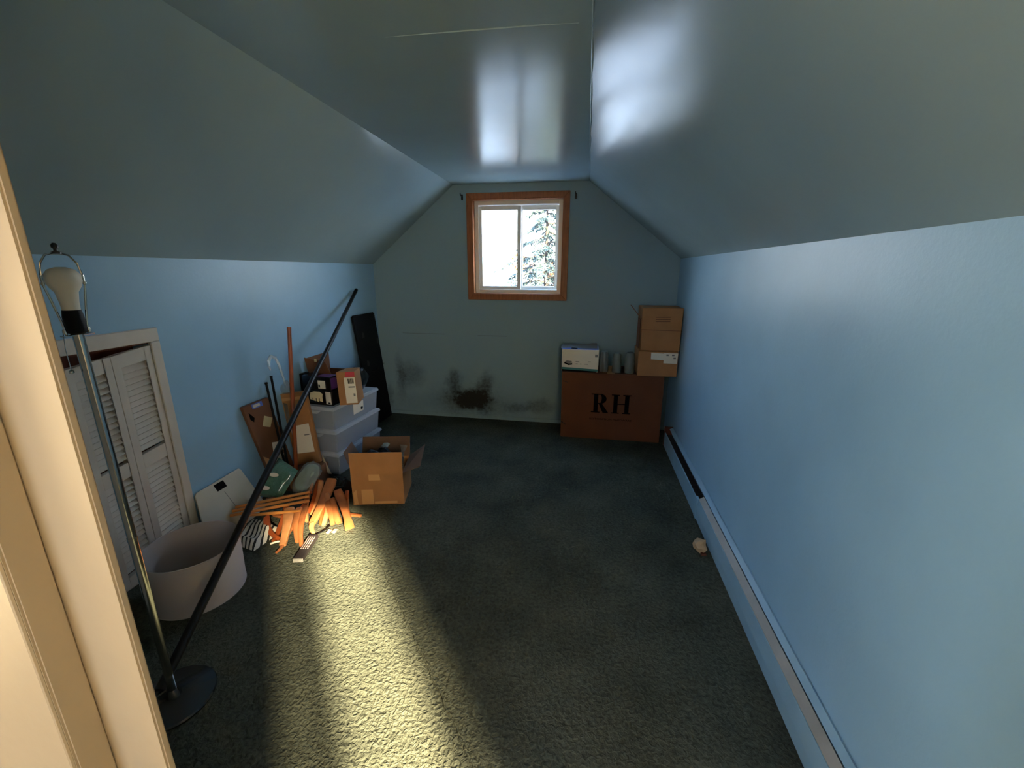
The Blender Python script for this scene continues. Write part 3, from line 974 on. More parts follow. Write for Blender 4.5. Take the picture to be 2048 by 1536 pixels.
# two thin black rods
for k, (tp, bt, lab) in enumerate((((-1.953, 2.300, 0.735), (-1.862, 2.225, 0.128), 'thin black metal rod between the two flat cartons, the taller one'),
                                   ((-1.944, 2.240, 0.708), (-1.856, 2.196, 0.128), 'thin black metal rod between the two flat cartons, the shorter one'))):
    rd = thing('black_rod', bt, lab, 'rod', 'thin black rods')
    MB().tube([bt, tp], 0.0072, 12).build('shaft', M_black, rd, smooth=True)
    tpv, btv = Vector(tp), Vector(bt)
    MB().tube([tpv, tpv + (tpv - btv).normalized() * 0.012], [0.0092, 0.0085], 12).build('knob', M_black, rd, smooth=True)

# ------------------------------------------------------------------ stacked plastic bins
O = Vector((-1.632, 2.43, 0))
U = Vector((-0.32, 0.028, 0))
V = Vector((0.050, 0.55, 0))


def bp(u, v, z):
    q = O + U * u + V * v
    return Vector((q.x, q.y, z))


def bin_(z0, z1, label):
    th = thing('storage_bin', bp(0.5, 0.5, z0), label, 'storage bin', 'clear plastic bins stacked at the left wall')
    b = MB()
    i0, i1 = 0.07, 0.03
    zt = z1 - 0.012
    ring_o = lambda i, z: [bp(i, i * 0.6, z), bp(1 - i, i * 0.6, z), bp(1 - i, 1 - i * 0.6, z), bp(i, 1 - i * 0.6, z)]
    A, B = ring_o(i0, z0 + 0.001), ring_o(i1, zt)
    a = [b.bm.verts.new(q) for q in A]
    c = [b.bm.verts.new(q) for q in B]
    b.bm.faces.new(a[::-1])
    for k in range(4):
        b.bm.faces.new((a[k], a[(k + 1) % 4], c[(k + 1) % 4], c[k]))
    b.build('body', M_tub, th, bevel=0.006, bseg=2)
    l = MB()
    l.hexa([bp(0, 0, zt - 0.012), bp(1, 0, zt - 0.012), bp(1, 1, zt - 0.012), bp(0, 1, zt - 0.012), bp(0.015, 0.01, z1 - 0.001), bp(0.985, 0.01, z1 - 0.001), bp(0.985, 0.99, z1 - 0.001), bp(0.015, 0.99, z1 - 0.001)])
    l.build('lid', M_tublid, th, bevel=0.005, bseg=2)
    h = MB()
    h.hexa([bp(0.40, -0.016, zt - 0.036), bp(0.98, -0.016, zt - 0.036), bp(0.98, 0.012, zt - 0.036), bp(0.40, 0.012, zt - 0.036), bp(0.30, -0.012, zt - 0.013), bp(1, -0.012, zt - 0.013), bp(1, 0.004, zt - 0.013), bp(0.30, 0.004, zt - 0.013)])
    h.build('handle', M_tublid, th, bevel=0.003)
    return th


bin_(0.0, 0.168, 'clear plastic storage bin at the bottom of the stack, on the carpet')
bin_(0.168, 0.336, 'clear plastic storage bin in the middle of the stack')
b3 = bin_(0.336, 0.504, 'clear plastic storage bin on top of the stack, with a paper label on its side')
lbl = patch(b3, 'label', [bp(0.028, 0.40, 0.385), bp(0.028, 0.62, 0.385), bp(0.022, 0.62, 0.462), bp(0.022, 0.40, 0.462)], (0.0012, 0, 0), M_label)
patch(lbl, 'label_print', [bp(0.022, 0.56, 0.40), bp(0.022, 0.60, 0.40), bp(0.022, 0.60, 0.418), bp(0.022, 0.56, 0.418)], (0.0012, 0, 0), M_ink)
# loose strip of paper against the lowest bin
ps = MB()
ps.grid(lambda u, v: bp(0.34 - 0.16 * u - 0.10 * v * u, -0.05 - 0.05 * math.sin(u * 2), 0.150 - 0.105 * u * u + 0.02 * v - 0.02 * v * u), 10, 3)
o = ps.build('paper_strip', M_label, smooth=True, loc=bp(0.25, -0.06, 0.04))
tag(o, 'curled pale strip of paper hanging in front of the lowest bin', 'paper')

# boxes on top of the bins
ZT = 0.5045
b1 = thing('bulb_box', (-1.765, 2.56, ZT), 'black light bulb box with a picture of pale bulbs, on the top bin', 'box', 'bulb boxes on the bins')
H1 = [(-1.885, 2.50, ZT), (-1.662, 2.475, ZT), (-1.652, 2.575, ZT), (-1.875, 2.60, ZT), (-1.885, 2.50, 0.606), (-1.662, 2.475, 0.606), (-1.652, 2.575, 0.606), (-1.875, 2.60, 0.606)]
MB().hexa(H1).build('body', M_black_gloss, b1, bevel=0.002)
Q1 = [H1[0], H1[1], H1[5], H1[4]]
cir = [(0.20, 0.62), (0.24, 0.82), (0.38, 0.92), (0.58, 0.92), (0.68, 0.78), (0.66, 0.55), (0.50, 0.44), (0.28, 0.46)]
for (u0, u1, v0) in ((0.20, 0.29, 0.30), (0.32, 0.41, 0.24), (0.44, 0.52, 0.20), (0.55, 0.66, 0.22)):
    decal(b1, 'printed_bulb', Q1, [(u0, v0 + 0.05), (u1, v0), (u1, 0.6), (u0, 0.6)], M_cream_print)
MB().poly_prism([onq(Q1, u, v, 0.0004) for u, v in cir], (0, -0.0008, 0)).build('printed_glow', M_cream_print, b1)
lbl = decal(b1, 'label', Q1, [(0.78, 0.10), (0.97, 0.10), (0.97, 0.96), (0.78, 0.96)], M_label)
decal(lbl, 'label_print', Q1, [(0.86, 0.14), (0.94, 0.14), (0.94, 0.24), (0.86, 0.24)], M_ink, off=0.0014)

b2 = thing('bulb_box', (-1.77, 2.57, 0.607), 'dark box with purple top stacked on the bulb picture box', 'box', 'bulb boxes on the bins')
H2 = [(-1.90, 2.515, 0.607), (-1.672, 2.49, 0.607), (-1.662, 2.58, 0.607), (-1.885, 2.605, 0.607), (-1.90, 2.515, 0.700), (-1.672, 2.49, 0.700), (-1.662, 2.58, 0.700), (-1.885, 2.605, 0.700)]
MB().hexa(H2).build('body', M_black_gloss, b2, bevel=0.002)
Q2 = [H2[0], H2[1], H2[5], H2[4]]
lbl = decal(b2, 'label', Q2, [(0.56, 0.12), (0.82, 0.12), (0.82, 0.72), (0.56, 0.72)], M_label)
decal(lbl, 'label_print', Q2, [(0.58, 0.2), (0.63, 0.2), (0.63, 0.42), (0.58, 0.42)], M_ink, off=0.0014)
decal(b2, 'top_print', [H2[4], H2[5], H2[6], H2[7]], [(0.5, 0.1), (0.97, 0.1), (0.97, 0.9), (0.5, 0.9)], M_purple)
decal(b2, 'side_print', [H2[1], H2[2], H2[6], H2[5]], [(0.05, 0.08), (0.9, 0.08), (0.9, 0.92), (0.05, 0.92)], M_purple)
b6 = carton('small_box', [(-1.948, 2.555, ZT), (-1.905, 2.545, ZT), (-1.905, 2.61, ZT), (-1.940, 2.615, ZT), (-1.948, 2.555, 0.70), (-1.905, 2.545, 0.70), (-1.905, 2.61, 0.70), (-1.940, 2.615, 0.70)],
            'small plain black box squeezed between the bulb boxes and the wall', 'box', M_black)
MB().box(-1.938, -1.918, 2.5475, 2.5495, 0.56, 0.58).build('label', M_label2, b6)

b4 = thing('labelled_carton', (-1.60, 2.57, ZT), 'brown carton with a white barcode label and red patch, beside the bulb boxes', 'carton')
H4 = [(-1.640, 2.478, ZT), (-1.585, 2.462, ZT), (-1.535, 2.68, ZT), (-1.60, 2.70, ZT), (-1.650, 2.51, 0.725), (-1.595, 2.49, 0.735), (-1.545, 2.70, 0.735), (-1.61, 2.72, 0.725)]
H4 = [(-1.625, 2.50, ZT), (-1.512, 2.545, ZT), (-1.556, 2.70, ZT), (-1.640, 2.66, ZT), (-1.650, 2.53, 0.728), (-1.537, 2.575, 0.728), (-1.575, 2.71, 0.728), (-1.650, 2.67, 0.728)]
MB().hexa(H4).build('body', M_card, b4, bevel=0.002)
Q4 = [H4[0], H4[1], H4[5], H4[4]]
lbl = decal(b4, 'label', Q4, [(0.38, 0.05), (0.97, 0.05), (0.97, 0.83), (0.38, 0.83)], M_label)
decal(b4, 'red_patch', Q4, [(0.45, 0.85), (0.97, 0.85), (0.97, 1.0), (0.50, 1.0)], M_red)
for k in range(7):
    u = 0.58 + k * 0.045
    decal(lbl, 'bar', Q4, [(u, 0.64), (u + (0.026 if k % 3 else 0.036), 0.64), (u + (0.026 if k % 3 else 0.036), 0.80), (u, 0.80)], M_ink, off=0.0014)
decal(lbl, 'label_print', Q4, [(0.58, 0.52), (0.92, 0.52), (0.92, 0.56), (0.58, 0.56)], M_grey, off=0.0014)
decal(lbl, 'label_print', Q4, [(0.80, 0.26), (0.90, 0.26), (0.90, 0.34), (0.80, 0.34)], M_grey, off=0.0014)

# dark open carton at the wall behind
b5 = thing('open_carton', (-1.87, 2.78, ZT), 'dark brown open carton on the top bin against the left wall', 'carton')
bo = MB()
bo.box(-1.950, -1.945, 2.66, 2.92, ZT, 0.79)
bo.box(-1.945, -1.75, 2.66, 2.664, ZT, 0.66)
bo.box(-1.945, -1.75, 2.916, 2.92, ZT, 0.66)
bo.box(-1.755, -1.75, 2.664, 2.916, ZT, 0.66)
bo.box(-1.945, -1.755, 2.664, 2.916, ZT, ZT + 0.004)
bo.build('body', M_card_dark, b5)
MB().hexa([(-1.945, 2.655, 0.66), (-1.76, 2.655, 0.66), (-1.76, 2.66, 0.66), (-1.945, 2.66, 0.66), (-1.94, 2.62, 0.80), (-1.78, 2.62, 0.775), (-1.78, 2.624, 0.775), (-1.94, 2.624, 0.80)]).build('flap', M_card_dark, b5)
MB().box(-1.86, -1.845, 2.615, 2.6195, 0.775, 0.795).build('tape_strip', M_label2, b5)
bb = MB().pillow([(-1.74, 2.70, 0.59), (-1.60, 2.74, 0.59), (-1.62, 2.92, 0.61), (-1.74, 2.90, 0.61)], (0.0, 0, 0.17), 0.01, 5).build('plastic_bag', M_black_gloss, smooth=True, loc=(-1.68, 2.8, ZT))
tag(bb, 'dark blue black plastic bag slumped behind the labelled carton', 'bag')
bb.location = (-1.68, 2.8, ZT - 0.0)

# glass chandelier arm and bowl
ga = thing('glass_arm', (-1.90, 2.34, 0.60), 'clear curved glass lamp arm standing behind the flat carton', 'glass arm')
arm = [(-1.90, 2.352, 0.66), (-1.905, 2.352, 0.705), (-1.915, 2.350, 0.760), (-1.925, 2.346, 0.818), (-1.932, 2.330, 0.858), (-1.934, 2.300, 0.872), (-1.933, 2.277, 0.852), (-1.931, 2.268, 0.818), (-1.931, 2.276, 0.790)]
MB().tube(arm, [0.007, 0.007, 0.0075, 0.009, 0.012, 0.013, 0.011, 0.009, 0.006], 12).build('arm', M_glassarm, ga, smooth=True)
MB().lathe([(0.010, 0.085), (0.016, 0.07), (0.034, 0.052), (0.040, 0.03), (0.034, 0.006), (0.02, 0.0)], (-1.893, 2.350, 0.622), 20).build('bowl', M_wrap, ga, smooth=True)

# wrapped packages
gp = thing('green_package', (-1.74, 1.97, 0.05), 'green plastic wrapped flat package with white oval stickers', 'package')
GQ = [Vector((-1.850, 1.925, 0.12)), Vector((-1.695, 1.925, 0.11)), Vector((-1.640, 2.035, 0.245)), Vector((-1.79, 2.07, 0.30))]
GN = (GQ[1] - GQ[0]).cross(GQ[3] - GQ[0]).normalized()
MB().pillow(GQ, GN * 0.07, 0.008, 2).build('wrapping', M_green, gp, smooth=True)
for (u, v) in ((0.36, 0.22), (0.40, 0.60)):
    cq = onq(GQ, u, v, 0.043)
    a1 = (GQ[1] - GQ[0]).normalized()
    a2 = (GQ[3] - GQ[0]).normalized()
    MB().poly_prism([cq + a1 * 0.030 * math.cos(k * PI / 8) + a2 * 0.012 * math.sin(k * PI / 8) for k in range(16)], GN * 0.0008).build('oval_sticker', M_label, gp)
cp = thing('wrapped_bundle', (-1.64, 2.07, 0.08), 'round ended bundle in crinkled clear plastic beside the green package', 'package')
M_inner = mat('grey_green_cloth', sl(128, 140, 118), 0.8, var=0.3, vscale=16)


def blob(c, a, b_, d, amp, freq, seed):
    """closed lumpy ellipsoid with half axes a, b_, d"""
    mb = MB()
    bmesh.ops.create_icosphere(mb.bm, subdivisions=4, radius=1.0)
    c, a, b_, d = Vector(c), Vector(a), Vector(b_), Vector(d)
    for v in mb.bm.verts:
        q = v.co.copy()
        k = 1 + amp * noise.noise(q * freq + Vector((seed, 0, 0))) + amp * 0.5 * noise.noise(q * freq * 2.3 + Vector((0, seed, 0)))
        f_ = lambda t: math.copysign(abs(t) ** 0.8, t)
        v.co = c + (a * f_(q.x) + b_ * f_(q.y) + d * f_(q.z)) * k
    return mb


BA, BB, BC = Vector((0.012, 0.088, 0.062)), Vector((0.056, -0.006, -0.004)), Vector((0.0, -0.030, 0.045))
BM_ = Vector((-1.622, 2.078, 0.172))
blob(BM_, BA * 0.88, BB * 0.86, BC * 0.86, 0.12, 1.8, 3).build('contents', M_inner, cp, smooth=True)
blob(BM_, BA, BB, BC, 0.16, 2.6, 5).build('wrapping', M_wrap, cp, smooth=True)
hb = MB().pillow([(-1.60, 2.02, 0.05), (-1.42, 2.02, 0.05), (-1.40, 2.26, 0.06), (-1.61, 2.28, 0.06)], (0, 0, 0.10), 0.03, 21, n=18).build('hardware_bag', M_black_gloss, smooth=True, loc=(-1.5, 2.15, 0.0))
tag(hb, 'glossy black plastic bag of hardware behind the wooden legs', 'bag')

# ------------------------------------------------------------------ open cardboard box in the middle
OB = thing('open_box', (-1.19, 2.28, 0), 'open tan cardboard box with raised flaps on the carpet', 'box')
A0 = Vector((-1.352, 2.110, 0))
A1 = Vector((-1.050, 2.182, 0))
ax = (A1 - A0).normalized()
ay = Vector((-ax.y, ax.x, 0))
Wd, Dp, Hh, tk = (A1 - A0).length, 0.26, 0.205, 0.004


def ob(u, v, z):
    return A0 + ax * u + ay * v + Vector((0, 0, z))


def obox(b, u0, u1, v0, v1, z0, z1):
    return b.hexa([ob(u0, v0, z0), ob(u1, v0, z0), ob(u1, v1, z0), ob(u0, v1, z0), ob(u0, v0, z1), ob(u1, v0, z1), ob(u1, v1, z1), ob(u0, v1, z1)])


b = MB()
obox(b, 0, Wd, 0, tk, 0.001, Hh)
obox(b, 0, Wd, Dp - tk, Dp, 0.001, Hh)
obox(b, 0, tk, tk, Dp - tk, 0.001, Hh)
obox(b, Wd - tk, Wd, tk, Dp - tk, 0.001, Hh)
obox(b, tk, Wd - tk, tk, Dp - tk, 0.001, 0.006)
b.build('body', M_card, OB)


def flap(hinge, tip, n_, m_=M_card_in_shade):
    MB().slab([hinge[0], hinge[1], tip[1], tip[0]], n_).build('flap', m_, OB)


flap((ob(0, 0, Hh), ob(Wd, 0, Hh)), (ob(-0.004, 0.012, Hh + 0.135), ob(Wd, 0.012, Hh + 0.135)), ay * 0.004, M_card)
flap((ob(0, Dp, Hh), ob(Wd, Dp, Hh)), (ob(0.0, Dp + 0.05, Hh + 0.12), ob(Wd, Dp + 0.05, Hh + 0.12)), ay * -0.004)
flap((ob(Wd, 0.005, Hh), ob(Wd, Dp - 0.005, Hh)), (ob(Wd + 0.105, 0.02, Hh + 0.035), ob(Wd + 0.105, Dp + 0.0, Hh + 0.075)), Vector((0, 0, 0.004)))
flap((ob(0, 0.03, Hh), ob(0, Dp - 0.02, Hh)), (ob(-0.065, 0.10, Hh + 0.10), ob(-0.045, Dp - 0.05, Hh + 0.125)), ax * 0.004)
QF = [ob(0, 0, 0.001), ob(Wd, 0, 0.001), ob(Wd, 0, Hh), ob(0, 0, Hh)]
decal(OB, 'tape_strip', QF, [(0.34, 0.80), (0.56, 0.80), (0.55, 0.99), (0.34, 0.99)], M_tape)
decal(OB, 'tape_strip', QF, [(0.18, 0.02), (0.40, 0.02), (0.40, 0.50), (0.18, 0.50)], M_tape)
decal(OB, 'tape_strip', QF, [(0.42, 0.03), (0.86, 0.03), (0.86, 0.10), (0.42, 0.10)], M_tape)
decal(OB, 'tape_strip', QF, [(0.02, 0.02), (0.10, 0.02), (0.08, 0.50), (0.02, 0.40)], M_tape)
ct = MB().pillow([ob(0.03, 0.03, 0.20), ob(Wd - 0.09, 0.03, 0.20), ob(Wd - 0.09, Dp - 0.03, 0.22), ob(0.03, Dp - 0.03, 0.22)], (0, 0, 0.15), 0.03, 33, n=18).build('dark_clothing', M_black, smooth=True, loc=ob(0.12, 0.12, 0.13))
tag(ct, 'black crumpled cloth filling the open cardboard box', 'cloth')
wr = thing('wrapped_tube', ob(Wd - 0.03, 0.09, 0.01), 'black tube in clear plastic sticking out of the open box', 'tube')
MB().tube([ob(Wd - 0.045, 0.05, 0.02), ob(Wd - 0.02, 0.09, 0.27)], 0.016, 14).build('tube', M_black_gloss, wr, smooth=True)
MB().tube([ob(Wd - 0.046, 0.049, 0.05), ob(Wd - 0.02, 0.09, 0.28), ob(Wd - 0.010, 0.11, 0.31), ob(Wd - 0.006, 0.12, 0.34)], [0.018, 0.020, 0.013, 0.024], 14).build('wrapping', M_wrap, wr, smooth=True)
pw = MB().pillow([ob(0.16, 0.13, 0.33), ob(0.20, 0.12, 0.325), ob(0.21, 0.17, 0.33), ob(0.17, 0.17, 0.335)], (0, 0, 0.02), 0.006, 3, n=6).build('plastic_scrap', M_wrap, smooth=True, loc=ob(0.18, 0.15, 0.31))
tag(pw, 'small scrap of clear plastic lying on the black cloth', 'plastic')

# ------------------------------------------------------------------ pile of wooden furniture legs
LG = 'orange wooden legs in the pile'


def leg(p0, p1, w0, w1, th, label, bend=0.0, wide=(1, 0, 0), m_=None, name='furniture_leg', foot=0.0):
    """tapered flat leg from top p0 to foot p1"""
    k_ = int(abs(p0[0] * 7919 + p0[1] * 104729)) % 5
    w0, w1, th = w0 * (1.0 + 0.06 * k_), w1 * 0.9, th
    foot = foot or 0.002 * k_
    bend = bend or 0.003 * (k_ - 2)
    p0, p1 = Vector(p0), Vector(p1)
    d = (p1 - p0).normalized()
    a = Vector(wide)
    a = (a - d * a.dot(d)).normalized()
    c = d.cross(a).normalized()
    if c.z < 0:
        c = -c
    b = MB()
    n, sg = 9, 10
    rings = []
    for i in range(n + 1):
        s = i / n
        wv_ = w0 + (w1 - w0) * s + foot * max(0, s - 0.8) * 5
        if i == 0 or i == n:
            wv_ *= 0.82
        cc = p0.lerp(p1, s) + a * bend * math.sin(PI * s)
        ringv = []
        for k in range(sg):
            an = 2 * PI * (k + 0.5) / sg
            x = math.copysign(abs(math.cos(an)) ** 0.5, math.cos(an)) * wv_ * 0.5
            y = math.copysign(abs(math.sin(an)) ** 0.5, math.sin(an)) * th * 0.5
            ringv.append(b.bm.verts.new(cc + a * x + c * y))
        rings.append(ringv)
    for i in range(n):
        for k in range(sg):
            b.bm.faces.new((rings[i][k], rings[i][(k + 1) % sg], rings[i + 1][(k + 1) % sg], rings[i + 1][k]))
    b.bm.faces.new(rings[0])
    b.bm.faces.new(rings[-1])
    o = b.build(name, m_ or (M_orange, M_orange2, M_orange3)[int(abs(p0.x) * 977) % 3], smooth=True, loc=p1)
    return tag(o, label, 'furniture leg', LG)


leg((-1.477, 2.108, 0.165), (-1.463, 1.860, 0.016), 0.062, 0.040, 0.026, 'broad orange wooden leg leaning mid pile, lower end brightest in the sun', 0.008, (1, 0.15, 0))
leg((-1.535, 2.085, 0.160), (-1.520, 1.945, 0.014), 0.026, 0.022, 0.022, 'slim orange leg just behind the broad sunlit leg', 0.012)
leg((-1.590, 2.071, 0.155), (-1.508, 1.880, 0.014), 0.026, 0.020, 0.022, 'slim curved orange leg left of the broad sunlit leg', -0.016)
leg((-1.420, 1.965, 0.105), (-1.345, 1.880, 0.014), 0.030, 0.026, 0.020, 'narrow pale orange leg with notched edge, right of the broad sunlit leg', 0.0)
leg((-1.405, 1.985, 0.110), (-1.315, 1.895, 0.018), 0.040, 0.040, 0.030, 'round ended thick orange leg between two leaning legs at the right', 0.0)
leg((-1.402, 2.040, 0.132), (-1.232, 1.862, 0.016), 0.044, 0.036, 0.026, 'long orange leg with flared foot at the right of the pile', 0.006, (1, 0.5, 0), foot=0.03)
leg((-1.362, 2.074, 0.115), (-1.285, 1.955, 0.012), 0.022, 0.018, 0.020, 'dark slim leg at the right end of the pile beside the open box', -0.010, m_=M_redwood)
leg((-1.590, 1.862, 0.100), (-1.495, 1.665, 0.016), 0.050, 0.034, 0.026, 'broad dark orange leg reaching furthest towards the lampshade', 0.004, (1, 0.3, 0))
leg((-1.497, 1.666, 0.015), (-1.492, 1.612, 0.010), 0.016, 0.008, 0.010, 'short pointed wooden tip below the broad dark orange leg', 0.004)
leg((-1.536, 1.870, 0.103), (-1.440, 1.706, 0.013), 0.032, 0.020, 0.022, 'curved orange leg second from the left, above the remote', -0.012)
leg((-1.500, 1.880, 0.112), (-1.398, 1.680, 0.013), 0.028, 0.020, 0.022, 'orange leg ending in a turned ring right beside the remote', -0.014)
leg((-1.548, 1.832, 0.045), (-1.536, 1.755, 0.010), 0.016, 0.012, 0.014, 'short orange stub between the left legs of the pile', 0.0)
leg((-1.690, 1.800, 0.075), (-1.552, 1.712, 0.012), 0.030, 0.022, 0.022, 'dark red wooden leg behind the striped cloth', -0.02, m_=M_redwood)
leg((-1.690, 1.850, 0.060), (-1.610, 1.850, 0.056), 0.022, 0.022, 0.016, 'short orange piece lying crosswise under the dowels', 0.0, (0, 1, 0))
leg((-1.440, 1.955, 0.065), (-1.418, 1.872, 0.010), 0.018, 0.016, 0.016, 'small brown piece in the gap beside the broad sunlit leg', 0.0, m_=M_redwood)
leg((-1.325, 1.990, 0.011), (-1.238, 1.995, 0.010), 0.022, 0.018, 0.014, 'flat orange piece lying on the carpet in front of the open box', 0.0, (0, 1, 0))
leg((-1.452, 1.850, 0.030), (-1.408, 1.795, 0.010), 0.030, 0.022, 0.016, 'short orange foot lying at the front of the pile in the sun', 0.0)
leg((-1.515, 2.125, 0.10), (-1.535, 1.99, 0.012), 0.030, 0.026, 0.022, 'dark brown leg half hidden behind the broad sunlit leg', 0.0, m_=M_redwood)
leg((-1.640, 1.900, 0.085), (-1.600, 1.760, 0.014), 0.030, 0.024, 0.022, 'dark brown leg under the left ends of the dowels', 0.006, m_=M_redwood)
leg((-1.545, 1.930, 0.090), (-1.520, 1.790, 0.014), 0.030, 0.024, 0.020, 'brownish leg in shadow under the right ends of the dowels', -0.006, m_=M_redwood)
leg((-1.455, 2.020, 0.120), (-1.392, 1.862, 0.014), 0.028, 0.024, 0.020, 'orange leg leaning just right of the broad sunlit leg, behind the notched one', 0.010)
leg((-1.362, 2.050, 0.090), (-1.300, 1.930, 0.014), 0.030, 0.024, 0.020, 'orange leg behind the leg with the flared foot', 0.006)
leg((-1.560, 2.110, 0.150), (-1.545, 1.960, 0.014), 0.040, 0.034, 0.022, 'wide brown leg standing behind the slim curved leg', 0.0, m_=M_redwood)
leg((-1.612, 1.800, 0.030), (-1.572, 1.690, 0.012), 0.024, 0.018, 0.018, 'dark red leg lying low beside the striped cloth', 0.006, m_=M_redwood)
for k, (a_, b_, lab) in enumerate((((-1.868, 1.790, 0.122), (-1.545, 1.985, 0.140), 'golden wooden dowel at the top of the bundle across the pile'),
                                   ((-1.866, 1.764, 0.113), (-1.530, 1.955, 0.132), 'golden wooden dowel second from the top of the bundle'),
                                   ((-1.862, 1.742, 0.100), (-1.515, 1.932, 0.118), 'golden wooden dowel third from the top of the bundle'),
                                   ((-1.780, 1.770, 0.094), (-1.515, 1.852, 0.100), 'lowest golden dowel of the bundle, nearly level'),
                                   ((-1.770, 1.905, 0.115), (-1.545, 2.005, 0.128), 'dark golden dowel tucked behind the bundle below the green package'))):
    o = MB().tube([a_, Vector(a_).lerp(Vector(b_), 0.5), b_], [0.008, 0.0088, 0.008], 10).build('dowel', M_dowel if k < 4 else M_redwood, smooth=True, loc=a_)
    tag(o, lab, 'dowel', 'wooden dowels across the pile')
for k, (x, y, z, lab) in enumerate(((-1.47, 2.14, 0.155, 'tiny shiny screw on the black bag near the broad leg'), (-1.43, 2.17, 0.15, 'tiny shiny screw on the black bag near the open box'))):
    o = MB().tube([(x, y, z), (x + 0.014, y - 0.01, z + 0.006)], [0.0045, 0.0018], 8).build('screw', M_chrome, smooth=True, loc=(x, y, z))
    tag(o, lab, 'screw', 'loose screws')

# striped cloth
zc = MB()


def zf(u, v):
    x = -1.855 + 0.235 * u + 0.03 * v
    y = 1.66 + 0.20 * v - 0.05 * u
    h = 0.012 + 0.030 * (0.5 + noise.noise(Vector((u * 2.2, v * 2.6, 4)))) + 0.020 * math.sin(v * 9 + u * 3) * 0.5 + 0.01
    e = min(u, 1 - u, v, 1 - v) * 6
    return (x, y, 0.004 + max(0, h) * min(1, e))


zc.grid(zf, 22, 18)
o = zc.build('striped_cloth', M_zebra, smooth=True, loc=(-1.7, 1.74, 0.0))
tag(o, 'crumpled black and white zebra striped cloth on the carpet beside the lampshade', 'cloth')
o = MB().tube([(-1.575, 1.672, 0.008), (-1.555, 1.690, 0.01), (-1.528, 1.702, 0.01), (-1.510, 1.704, 0.008)], 0.005, 8).build('white_strap', M_label, smooth=True, loc=(-1.55, 1.69, 0))
tag(o, 'short white strap loop at the edge of the striped cloth', 'strap')

# remote control
R0, R1 = Vector((-1.345, 1.578, 0)), Vector((-1.388, 1.772, 0))
rx_ = Vector((0.975, 0.21, 0)).normalized()
ry_ = (R1 - R0).normalized()
rm = thing('remote_control', (R0 + R1) / 2, 'dark grey remote control lying in the sun patch on the carpet', 'remote')


def rp(u, v, z):
    return R0 + rx_ * u + ry_ * v + Vector((0, 0, z))


RL = (R1 - R0).length
MB().hexa([rp(-0.026, 0, 0.002), rp(0.026, 0, 0.002), rp(0.026, RL, 0.002), rp(-0.026, RL, 0.002), rp(-0.024, 0.003, 0.020), rp(0.024, 0.003, 0.020), rp(0.024, RL - 0.003, 0.024), rp(-0.024, RL - 0.003, 0.024)]).build('body', M_remote, rm, bevel=0.003, bseg=2)
MB().hexa([rp(-0.023, -0.006, 0.002), rp(0.023, -0.006, 0.002), rp(0.026, 0.002, 0.002), rp(-0.026, 0.002, 0.002), rp(-0.022, -0.004, 0.016), rp(0.022, -0.004, 0.016), rp(0.024, 0.003, 0.019), rp(-0.024, 0.003, 0.019)]).build('end_trim', M_silver, rm, bevel=0.001)
kb = MB()
for i in range(4):
    for j in range(8):
        u = -0.0165 + i * 0.011
        v = 0.080 + j * 0.0125
        z = 0.0205 + (v / RL) * 0.004
        kb.hexa([rp(u - 0.0028, v - 0.0034, z - 0.002), rp(u + 0.0028, v - 0.0034, z - 0.002), rp(u + 0.0028, v + 0.0034, z - 0.002), rp(u - 0.0028, v + 0.0034, z - 0.002),
                 rp(u - 0.0024, v - 0.003, z + 0.0018), rp(u + 0.0024, v - 0.003, z + 0.0018), rp(u + 0.0024, v + 0.003, z + 0.0018), rp(u - 0.0024, v + 0.003, z + 0.0018)])
kb.build('keys', M_key, rm)['kind'] = 'stuff'
# strap and paper scrap in the sun
o = MB().tube([(-1.395, 1.790, 0.006), (-1.375, 1.812, 0.008), (-1.362, 1.838, 0.010), (-1.362, 1.872, 0.012)], 0.006, 8, flat=0.45).build('black_strap', M_black, smooth=True, loc=(-1.375, 1.82, 0))
tag(o, 'short black strap lying on the carpet behind the remote', 'strap')
pg = MB().grid(lambda u, v: (-1.350 + 0.05 * u, 1.806 + 0.035 * v + 0.02 * u, 0.004 + 0.010 * abs(noise.noise(Vector((u * 3, v * 3, 8)))) + 0.004 * math.sin(u * 12)), 8, 6)
o = pg.build('paper_scrap', M_scrap, smooth=True, loc=(-1.33, 1.83, 0))
tag(o, 'small crumpled pale paper scrap in the sun beside the black strap', 'paper')

# crumpled tissue by the heater
tw = thing('crumpled_tissue', (0.640, 2.02, 0.0), 'crumpled tan tissue lying against the front of the heater', 'tissue')
tb = MB()
bmesh.ops.create_icosphere(tb.bm, subdivisions=2, radius=0.034, matrix=Matrix.Translation((0.640, 2.015, 0.036)))
for v in tb.bm.verts:
    nrm = (v.co - Vector((0.640, 2.015, 0.036)))
    v.co += nrm * noise.noise(nrm * 45) * 0.55
    v.co.z = max(0.003, v.co.z)
tb.build('wad', M_glove, tw)
MB().box(0.635, 0.662, 1.972, 1.990, 0.002, 0.016).build('brown_end', M_brown_board, tw, bevel=0.003)

